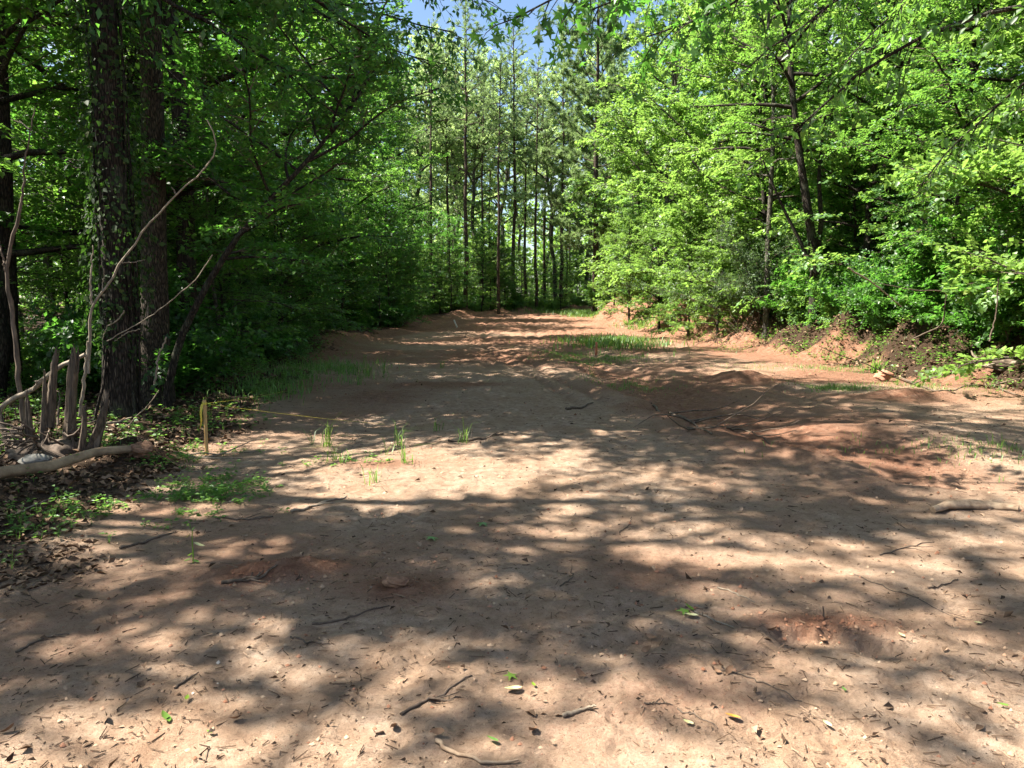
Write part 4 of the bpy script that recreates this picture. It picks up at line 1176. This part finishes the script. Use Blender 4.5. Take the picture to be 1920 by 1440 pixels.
fallen(923, 1392, .05, 'green_leaf', 'small bright green leaf at the bottom middle', rz=1.2, tilt=(.2, .3))
fallen(1000, 1288, .03, 'green_leaf', 'tiny green leaf beside the pale dead leaf', rz=.4)
fallen(998, 1292, .0301, 'pale_leaf', 'scrap of pale leaf in the sunny sand', rz=2.4) if False else None
fallen(958, 1272, .06, 'green_leaf', 'star shaped green leaf at the edge of a shadow', True, .4)
fallen(962, 1297, .08, 'pale_leaf', 'large pale dried leaf in the sun', rz=1.9, tilt=(.1, .2))
fallen(1283, 1150, .075, 'green_leaf', 'first green leaf of the broken sprig', True, .3)
fallen(1296, 1158, .075, 'pale_leaf', 'yellowish leaf of the broken sprig', False, 1.5)
fallen(1292, 1143, .06, 'green_leaf', 'upper dark leaf of the broken sprig', False, .8, (.4, .2))
fallen(810, 1012, .09, 'green_leaf', 'dull green leaf far up in the shade band', True, 1.2)
fallen(905, 985, .09, 'green_leaf', 'green leaf in the shade just left of the sunlit strip', True, .2)
fallen(310, 1350, .07, 'green_leaf', 'curled green leaf in the sun at lower left', False, .9, (.3, .4))
fallen(351, 1313, .035, 'green_leaf', 'tiny green leaf scrap at lower left', False, .2)
fallen(393, 1378, .03, 'green_leaf', 'small light green scrap near the bottom left', False, 1.1)
fallen(1582, 1297, .03, 'green_leaf', 'tiny green leaf right of the dark shadow', False, .1)
fallen(1290, 1360, .045, 'pale_leaf', 'small yellow green leaf left of the orange leaf', False, 1.0)
fallen(1550, 1362, .045, 'pale_leaf', 'small yellowish leaf right of the orange leaf', False, .4)
fallen(1880, 1327, .045, 'green_leaf', 'green leaf at the lower right edge', False, 1.3)
fallen(1833, 1172, .04, 'pale_leaf', 'yellow leaf scrap at the end of the long twig', False, 1.3)
fallen(1690, 1195, .04, 'pale_leaf', 'yellow leaf scrap right of the cut edge', False, .3)
for i, (a, b, lb) in enumerate(((1348, 1250, 'upright curled dead leaf at the end of the twig'), (1340, 1262, 'crumpled dead leaf lying beside the upright one'), (1365, 1262, 'dead leaf half under the thin twig'),
                                (1222, 1200, 'dead brown leaf in a shadow right of centre'), (1212, 1222, 'small dead leaf below another in shadow'), (740, 1368, 'curled dark dead leaf at the bottom left of centre'),
                                (820, 1378, 'dark curled dead leaf above the pale root'), (1000, 1375, 'dead leaf standing on edge at the bottom'), (1088, 1268, 'small dead leaf beside the mossy stick'),
                                (445, 1352, 'reddish dead leaf in the sun at lower left'), (215, 1165, 'dead leaf in dappled sun on the left'), (15, 1375, 'dead leaf at the lower left corner'),
                                (1545, 1190, 'small dead leaf below the cut edge'), (1450, 1185, 'grey dead leaf left of the cut edge'))):
    fallen(a, b, .055, 'brown_leaf', lb, False, i * 1.3, (.6 * math.sin(i * 2.1), .7 * math.cos(i * 1.7)), 1.0)

# ------------------------------------------------------------------ small plants
def blades(A, c, n, h, spread, rng, w=.006, lean=.5, mi=0):
    """bent grass blades of three triangles"""
    n = int(n)
    a = rng.uniform(0, 2 * np.pi, n); r = np.abs(rng.normal(0, spread, n))
    x = c[0] + np.cos(a) * r; y = c[1] + np.sin(a) * r
    base = np.stack([x, y, height(x, y) - .01], 1)
    blade_at(A, base, h * rng.uniform(.4, 1.1, n), rng, w, lean, mi)
def blade_at(A, base, hh, rng, w, lean, mi=0):
    n = len(base); a = rng.uniform(0, 2 * np.pi, n)
    o = np.stack([np.cos(a), np.sin(a), 0 * a], 1); s_ = np.stack([-np.sin(a), np.cos(a), 0 * a], 1) * w
    ln = (lean * rng.uniform(.2, 1.3, n))[:, None]; H = hh[:, None]; U = np.array([[0, 0, 1.0]])
    p1 = base + U * H * .55 + o * H * ln * .25; p2 = base + U * H * (1 - .35 * ln) + o * H * ln * .95
    V = np.stack([base - s_, base + s_, p1 - s_ * .8, p1 + s_ * .8, p2], 1).reshape(-1, 3)
    b = np.arange(n)[:, None] * 5
    A.add(V, np.stack([b + [0, 1, 3], b + [0, 3, 2], b + [2, 3, 4]], 1).reshape(-1, 3), mi, np.repeat(rng.random(n), 3))
def tuft(px, py, n, h, label, w=.0045, lean=1.15, sp=.05):
    p = gp(px, py); A = Acc(); blades(A, p, n, h, sp, rs, w, lean); solid('grass_tuft', A, [M['grass']], label, 'grass tuft', 'single grass tufts', loc=p, smooth=False)
for a in ((612, 838, 16, .45, 'tall grass tuft on the sand right of the stake'), (585, 832, 8, .3, 'small grass tuft nearest the yellow string'), (628, 862, 14, .3, 'arching grass tuft in the dapples below the string'),
          (748, 838, 16, .42, 'upright grass tuft left of the middle of the track'), (760, 868, 10, .38, 'thin grass tuft just below the upright one'), (728, 852, 6, .25, 'small tuft beside the upright grass'),
          (868, 830, 14, .35, 'leaning grass blades beside the dark stick'), (818, 808, 7, .28, 'little grass tuft above the leaning blades'), (703, 905, 9, .26, 'green tuft alone on the brown sand'),
          (640, 868, 9, .22, 'low tuft among roots on the left sand'), (828, 690, 12, .4, 'far little tuft in the middle of the track'), (720, 700, 22, .6, 'tall tuft at the edge of the left verge'),
          (690, 705, 22, .6, 'dense tuft on the left verge next to the track'), (672, 722, 16, .4, 'tuft at the corner of the verge grass'), (1110, 704, 12, .35, 'tuft below the orange stake'),
          (1683, 722, 12, .34, 'little tuft on the red soil at the right'), (1556, 728, 30, .2, 'low tuft on the sand flat at right'), (1880, 838, 12, .2, 'low tuft at the right edge')):
    tuft(*a)
p = gp(1640, 698); A = Acc(); blades(A, p, 30, .55, .07, rs, .011, 1.3); solid('grass_tuft', A, [M['grass']], 'large arching tuft of broad pale grass at the right', 'grass tuft', 'single grass tufts', loc=p, smooth=False)

def patch(name, spots, label, n, h, w=.005, lean=.95, mat='grass'):
    A = Acc()
    for px, py, rx, ry, share in spots:
        m = int(n * share); c = gp(px, py)
        x = c[0] + rs.normal(0, rx, m); y = c[1] + rs.normal(0, ry, m)
        d = fbm(x * 2.5, y * 2.5, 71, 3); k = d > -.15; x, y = x[k], y[k]
        blade_at(A, np.stack([x, y, height(x, y) - .01], 1), h * rs.uniform(.35, 1.15, len(x)), rs, w, lean)
    solid(name, A, [M[mat]], label, None, smooth=False, kind='stuff')
patch('verge_grass', [(490, 735, .35, .6, .2), (545, 712, .3, .8, .2), (590, 692, .35, 1.0, .15), (640, 695, .35, .9, .15), (660, 706, .3, .7, .08), (530, 690, .6, 1.5, .15)], 'long green grass along the shaded left verge', 3600, .24, .006)
patch('short_grass', [(1120, 674, .8, .7, .4), (1060, 668, .5, .6, .15), (1185, 722, .5, .5, .1), (1500, 690, 1.0, .5, .08), (1565, 728, .35, .25, .08), (1620, 690, .7, .5, .12), (1760, 725, 1.2, .5, .16), (1860, 840, .8, .3, .06), (1390, 655, .8, .5, .06)], 'short grass in scattered patches right of the track', 9000, .10, .004)
patch('bank_grass', [(1100, 590, .9, 2.5, .5), (1150, 600, .9, 2.0, .25), (1210, 600, .6, 1.5, .15), (1020, 583, 1.8, 2.0, .25)], 'sunlit grass on the far end of the bank', 8000, .38, .014)

def weed_leaves(A, n, cx, cy, rx, ry, size, rng, hmax=.12, thr=-.1):
    x = cx + rng.normal(0, rx, n); y = cy + rng.normal(0, ry, n)
    k = fbm(x * 2.2, y * 2.2, 81, 3) > thr; x, y = x[k], y[k]; n = len(x)
    P0 = np.repeat(np.stack([x, y, height(x, y)], 1), 7, 0); m = len(P0)
    a = rng.uniform(0, 2 * np.pi, m); hh = np.repeat(rng.uniform(.2, 1, n), 7) * hmax * rng.uniform(.4, 1.1, m)
    o = np.stack([np.cos(a), np.sin(a), 0 * a], 1)
    pos = P0 + o * (hh * .35)[:, None] + np.stack([0 * a, 0 * a, hh], 1)
    leaves(A, pos, o + [0, 0, .15], np.array([[0, 0, 1.0]]) + rng.normal(0, .3, (m, 3)), size * rng.uniform(.5, 1.2, m), .55, 0, rng)
    s_ = np.stack([-np.sin(a), np.cos(a), 0 * a], 1) * .0015
    A.add(np.stack([P0 - s_, P0 + s_, pos], 1).reshape(-1, 3), np.arange(3 * m).reshape(-1, 3), 0)
A = Acc()
for px, py, rx, ry, n, h_ in ((270, 960, .22, .18, 90, .09), (330, 945, .25, .2, 90, .07), (420, 915, .25, .2, 120, .07), (440, 935, .3, .2, 60, .05), (200, 990, .15, .1, 25, .1), (90, 985, .3, .3, 30, .14),
                          (640, 868, .3, .2, 30, .06), (300, 870, .5, .4, 60, .1), (100, 850, .5, .5, 70, .14), (95, 840, .45, .25, 120, .26), (20, 860, .4, .3, 80, .2), (240, 845, .4, .3, 50, .12), (380, 850, .3, .3, 30, .08), (160, 940, .4, .3, 40, .1), (40, 1000, .2, .3, 20, .16)):
    c = gp(px, py); weed_leaves(A, n, c[0], c[1], rx, ry, .042, rs, h_)
for i in range(110):
    y = rs.uniform(7.5, 28); x = float(edge_l(y)) - rs.uniform(.2, 5); weed_leaves(A, 14, x, y, .5, .5, .07, rs, .25, -.3)
solid('low_weeds', A, [M['leaf_mid']], 'low leafy weeds on the shaded ground at the left', None, smooth=False, kind='stuff')
A = Acc()
for i in range(150):
    y = rs.uniform(10.5, 32); x = float(edge_r(y)) + rs.uniform(.2, 3.5); weed_leaves(A, 14, x, y, .4, .4, .075, rs, .28, -.3)
solid('bank_weeds', A, [M['leaf_mid']], 'leafy weeds growing over the right bank', None, smooth=False, kind='stuff')

# seedling with drooping pale leaves
p = gp(362, 1056); e = props(empty('seedling', p), 'small seedling with drooping pale leaves at lower left', 'seedling')
A = Acc(); tube(A, smooth_path([[0, 0, -.01], [.004, 0, .08], [.0, 0, .15], [.006, 0, .205]], 8), np.linspace(.004, .0025, 8), 6); obj('stem', A.mesh('stem', [M['green_leaf']]), e)
for i, (z, a, s_, t_, m_) in enumerate(((.185, 3.0, .05, .7, 'pale_leaf'), (.125, .1, .07, .35, 'pale_leaf'), (.03, 3.4, .05, .3, 'green_leaf'), (.06, 2.6, .05, .5, 'green_leaf'), (.02, -.4, .045, .2, 'green_leaf'), (.20, .6, .03, -.8, 'green_leaf'))):
    A = Acc(); V, F = oval_geo(s_, .55, .5); V = V + [0, s_ * .6, 0]; A.add(V, F)
    obj('leaf', A.mesh('leaf', [M[m_]]), e, (0, 0, z), (-t_, 0, a - math.pi / 2))

# ------------------------------------------------------------------ litter
M['litter'] = tint_mat('dead_leaf_litter', [(0, (.05, .028, .016)), (.4, (.12, .07, .04)), (.85, (.19, .12, .07)), (1, (.28, .19, .12))], .8)
M['litter_sand'] = tint_mat('litter_on_sand', [(0, (.035, .02, .012)), (.5, (.12, .075, .045)), (1, (.30, .21, .14))], .85)
M['crumb'] = tint_mat('soil_crumb', [(0, (.15, .065, .035)), (.3, (.28, .14, .085)), (.6, (.36, .24, .15)), (.985, (.42, .30, .20)), (1, (.55, .48, .40))], .95)
def scatter_leaves(A, x, y, size, rng, tilt=.35, z=.006, width=.55):
    n = len(x); P = np.stack([x, y, height(x, y) + z], 1); a = rng.uniform(0, 2 * np.pi, n)
    d = np.stack([np.cos(a), np.sin(a), rng.normal(0, tilt, n)], 1)
    leaves(A, P, d, np.array([[0, 0, 1.0]]) + rng.normal(0, tilt, (n, 3)), size * rng.uniform(.5, 1.3, n), width, 0, rng, fold=.5, droop=.05)
A = Acc(); n = 30000
y = 3.2 + 32 * rs.random(n) ** 1.7; x = edge_l(y) + .5 - rs.random(n) ** .9 * (1.5 + y * .42)
k = duff_mask(x, y) > .35 * rs.random(n) + .1; x, y = x[k], y[k]
scatter_leaves(A, x, y, np.clip(.028 + .007 * y, .05, .10), rs, .4); solid('leaf_litter', A, [M['litter']], 'brown leaf litter under the left trees', None, smooth=False, kind='stuff')
A = Acc(); n = 22000
y = 10 + 32 * rs.random(n) ** 1.4; x = edge_r(y) - .3 + rs.random(n) * 5.5
k = duff_mask(x, y) > .5 * rs.random(n) + .08; x, y = x[k], y[k]
scatter_leaves(A, x, y, .10, rs, .5); solid('bank_litter', A, [M['litter']], 'brown leaf litter on the right bank', None, smooth=False, kind='stuff')
def near_xy(n, p=1.0, y0=2.0, y1=16):
    u = rs.random(n); y = y0 * (y1 / y0) ** u; x = rs.uniform(-.78, .78, n) * y + rs.normal(0, .1, n)
    x = np.where(x < edge_l(y) - 1, -x, x); x = np.minimum(x, edge_r(y)); return x, y
A = Acc(); x, y = near_xy(4500); k = fbm(x * 1.3, y * 1.3, 91, 4) > -.3 + .6 * rs.random(len(x)) ** 2; x, y = x[k], y[k]
scatter_leaves(A, x, y, .014 * (1 + 1.5 * rs.random(len(x)) ** 4) * (1 + .05 * y), rs, .5, .003, .5)
x, y = near_xy(260); scatter_leaves(A, x, y, .05, rs, .6, .008, .5)
# bits of stick
x, y = near_xy(8000); k = fbm(x * 1.2 + 3, y * 1.2, 92, 4) > -.35 + .7 * rs.random(len(x)) ** 2; x, y = x[k], y[k]; n = len(x)
a = rs.uniform(0, np.pi * 2, n); L = (.012 + .05 * rs.random(n) ** 3)[:, None] * (1 + .08 * y)[:, None]
d = np.stack([np.cos(a), np.sin(a), rs.normal(0, .12, n)], 1); s_ = np.stack([-np.sin(a), np.cos(a), 0 * a], 1) * .0016 * (1 + .08 * y)[:, None]; c = np.stack([x, y, height(x, y) + .003], 1)
u_ = np.array([[0, 0, .0045]])
V = np.stack([c - s_, c + s_, c + u_, c + d * L - s_ * .6, c + d * L + s_ * .6, c + d * L + u_ * .8], 1).reshape(-1, 3); b = np.arange(n)[:, None] * 6
A.add(V, np.stack([b + [0, 2, 5], b + [0, 5, 3], b + [2, 1, 4], b + [2, 4, 5]], 1).reshape(-1, 3), 0, np.repeat(rs.random(n) * .8, 4))
solid('sand_litter', A, [M['litter_sand']], 'scattered dark bits of leaf and stick over the sand', None, smooth=False, kind='stuff')
# crumbs and clods of soil
A = Acc(); x, y = near_xy(13000, y1=20); k = fbm(x * 1.1, y * 1.1, 93, 3) > -.6 + .9 * rs.random(len(x)) - .15; x, y = x[k], y[k]
x2, y2 = np.interp(rs.random(2600), np.linspace(0, 1, 7), CH[::-1, 0]), None
ty = 5.4 + 18 * rs.random(3200) ** 1.5; tx = np.interp(ty, CH[::-1, 1], CH[::-1, 0]) + .3 + rs.normal(0, .28, 3200)
c = gp(1560, 1165); c2 = gp(525, 1075)
x = np.r_[x, tx, c[0] + rs.normal(0, .2, 500), c2[0] + rs.normal(0, .22, 500)]; y = np.r_[y, ty, c[1] + rs.normal(0, .08, 500), c2[1] + rs.normal(0, .09, 500)]
n = len(x); r = (.0014 + .0085 * rs.random(n) ** 9) * (1 + .10 * y)
O = np.array([[1, 0, 0], [0, 1, 0], [-1, 0, 0], [0, -1, 0], [0, 0, 1], [0, 0, -1.0]])
V = (np.stack([x, y, height(x, y) + r * .2], 1)[:, None] + O[None] * r[:, None, None] * rs.uniform(.6, 1.5, (n, 6, 1))).reshape(-1, 3)
T = np.array([[0, 1, 4], [1, 2, 4], [2, 3, 4], [3, 0, 4]]); b = np.arange(n)[:, None, None] * 6
A.add(V, (b + T[None]).reshape(-1, 3), 0, np.repeat(rs.random(n) * np.clip(1.15 - red_mask(x, y), .12, 1), 4))
solid('soil_crumbs', A, [M['crumb']], 'small crumbs and clods of sand and clay on the track', None, smooth=False, kind='stuff')

# ------------------------------------------------------------------ boughs hanging into the top of the view
def star_batch(A, pos, dr, nrm, size, mi, rng):
    V0, F0 = star_geo(1.0); n = len(pos)
    dr = norm(dr); sd = norm(np.cross(dr, nrm)); nn = np.cross(sd, dr)
    s_ = size.reshape(-1, 1, 1)
    W = pos[:, None] + s_ * (V0[None, :, 0:1] * sd[:, None] + (V0[None, :, 1:2] + .4) * dr[:, None] + V0[None, :, 2:3] * nn[:, None])
    b = np.arange(n)[:, None, None] * len(V0)
    A.add(W.reshape(-1, 3), (b + F0[None]).reshape(-1, 3), mi, np.repeat(rng.random(n), len(F0)))
def bough_tree(name, base, trunk_top, r, boughs, label, star, lm, seed, single=0):
    rng = np.random.default_rng(seed); base = np.array([base[0], base[1], float(height(*base))])
    e = props(empty(name, base), label, 'tree')
    A = Acc(); tp = smooth_path([[0, 0, -.3], [.05, 0, 3], [0, .1, 7], np.array(trunk_top) - base], 30); tube(A, tp, np.linspace(r, r * .35, 30), 16, 0, .1, seed)
    obj('trunk', A.mesh('trunk', [M['bark_dark']]), e)
    C = Acc(); sing = []
    for pts, r0, dens, L2, hang in boughs:
        B = Acc(); P = smooth_path([np.array(q) - base for q in pts], 20, .03); tube(B, P, np.linspace(r0, .008, 20), 8)
        PT, DT = [], []
        m = int(dens)
        for j in range(m):
            t_ = .25 + .75 * (j + rng.random()) / m; q, bd = interp_path(P, min(t_, .999)); bd = bd / np.linalg.norm(bd)
            s3 = np.array([-bd[1], bd[0], 0]) * rng.choice([-1, 1])
            sp = wander(rng, q, bd * .5 + s3 * rng.uniform(.2, 1) + [0, 0, -hang * rng.uniform(0, 1)], L2 * rng.uniform(.4, 1.1), 4, .18, droop=.5)
            tube(B, sp, np.linspace(.007, .002, 5), 4)
            for h_ in range(int(7 + 5 * rng.random())):
                w_, wd = interp_path(sp, rng.uniform(.25, .999)); PT.append(w_); DT.append(wd / np.linalg.norm(wd))
        PT, DT = np.array(PT), np.array(DT); n = len(PT)
        pet = DT * .4 + rng.normal(0, .6, (n, 3)) + [0, 0, -.25]; pet = norm(pet) * rng.uniform(.03, .09, (n, 1)); a_ = norm(np.cross(pet, [[.3, .1, 1]])) * .0012
        B.add(np.stack([PT - a_, PT + a_, PT + pet], 1).reshape(-1, 3), np.arange(3 * n).reshape(-1, 3))
        obj('limb', B.mesh('limb', [M['bark_dark']]), e)
        tip = PT + pet; dr = pet * 8 + rng.normal(0, .5, (n, 3)) + [0, 0, -.35]; nm = np.array([[0, 0, 1.0]]) + rng.normal(0, .5, (n, 3)); sz = rng.uniform(.085, .15, n)
        k = 0
        if single:
            for i in range(min(single, n)): sing.append((tip[i], dr[i], nm[i], sz[i]))
            k = min(single, n)
        if n - k > 0:
            if star: star_batch(C, tip[k:], dr[k:], nm[k:], sz[k:], 0, rng)
            else: leaves(C, tip[k:], dr[k:], nm[k:], sz[k:] * .95, .5, 0, rng)
    if C.n: obj('crown', C.mesh('crown', [M[lm]], smooth=False), e)
    if sing:
        A = Acc()
        if star: V, F = star_geo(1.0); V = V + [0, .4, 0]
        else: V, F = oval_geo(1.0, .5, .2); V = V + [0, .5, 0]
        A.add(V, F); lmh = A.mesh('leaf', [M[lm]])
        for p_, d_, n_, s_ in sing:
            yv = Vector(d_).normalized(); xv = yv.cross(Vector(n_)).normalized(); zv = xv.cross(yv)
            o = obj('leaf', lmh, e, p_, Matrix((xv, yv, zv)).transposed().to_euler(), float(s_))
    return e
W = lambda px, py, d: np.array(at(px, py, d))
bough_tree('sweetgum_tree', (6.8, 3.2), (6.6, 3.4, 12), .19,
           [([(6.8, 3.4, 5.2), (5.2, 4.8, 5.9), W(1350, -160, 6.6), W(1150, -60, 6.8), W(1010, 0, 6.9), W(965, 35, 6.9)], .035, 44, .6, .9),
            ([(6.8, 3.4, 4.8), (5.4, 5.0, 5.2), W(1300, -60, 7.5), W(1150, 10, 7.6), W(1080, 30, 7.6)], .03, 44, .6, .9),
            ([(6.8, 3.4, 5.0), (5.6, 5.4, 5.2), W(1500, -60, 7.6), W(1340, 20, 7.8), W(1210, 70, 8.0)], .03, 50, .7, .9)],
           'sweetgum whose star leaved boughs hang into the top of the view', True, 'leaf_dark', 91, single=70)
bough_tree('overhanging_tree', (7.6, 5.2), (7.5, 5.5, 12), .18,
           [([(7.6, 5.4, 4.7), W(1930, 0, 6.8), W(1780, 48, 7.1), W(1660, 95, 7.4), W(1560, 180, 7.8), W(1500, 235, 8.1), W(1470, 270, 8.3)], .045, 34, .6, .5),
            ([(7.6, 5.4, 5.3), W(1760, -110, 8.5), W(1600, -20, 9), W(1480, 60, 9.3), W(1400, 130, 9.5)], .04, 40, .8, .6),
            ([(7.6, 5.4, 4.4), W(1990, 120, 8.2), W(1880, 180, 8.6), W(1800, 260, 9.0), W(1740, 330, 9.2)], .035, 34, .8, .5),
            ([(7.6, 5.4, 6.0), W(1500, -160, 9.5), W(1380, -40, 10), W(1290, 60, 10.2)], .035, 36, .8, .8),
            ([(7.6, 5.4, 6.0), W(1800, -120, 9.5), W(1680, 20, 10), W(1590, 110, 10.2)], .035, 40, 1.0, .8)],
           'tree whose dark limb crosses the upper right corner', False, 'leaf_mid', 92)
bough_tree('overhanging_tree', (-8.0, 6.0), (-7.8, 6.2, 13), .18,
           [([(-8, 6.2, 6.5), W(250, -200, 10.5), W(480, -60, 11.5), W(640, 10, 12), W(760, 40, 12), W(850, 60, 12)], .06, 85, 1.0, .7),
            ([(-8, 6.2, 6.0), W(300, -120, 10), W(560, -10, 11), W(700, 90, 12), W(830, 120, 12.5)], .05, 85, 1.1, .7),
            ([(-8, 6.2, 7.5), W(400, -260, 12), W(650, -120, 13), W(800, -30, 13.5), W(925, 5, 13.5)], .05, 85, 1.0, .7),
            ([(-8, 6.2, 5.2), W(200, -60, 8.5), W(420, 60, 9.5), W(560, 150, 10.5), W(680, 260, 11)], .05, 44, 1.0, .6)],
           'tree whose leafy boughs reach over the track at the upper left', False, 'leaf_dark', 93)
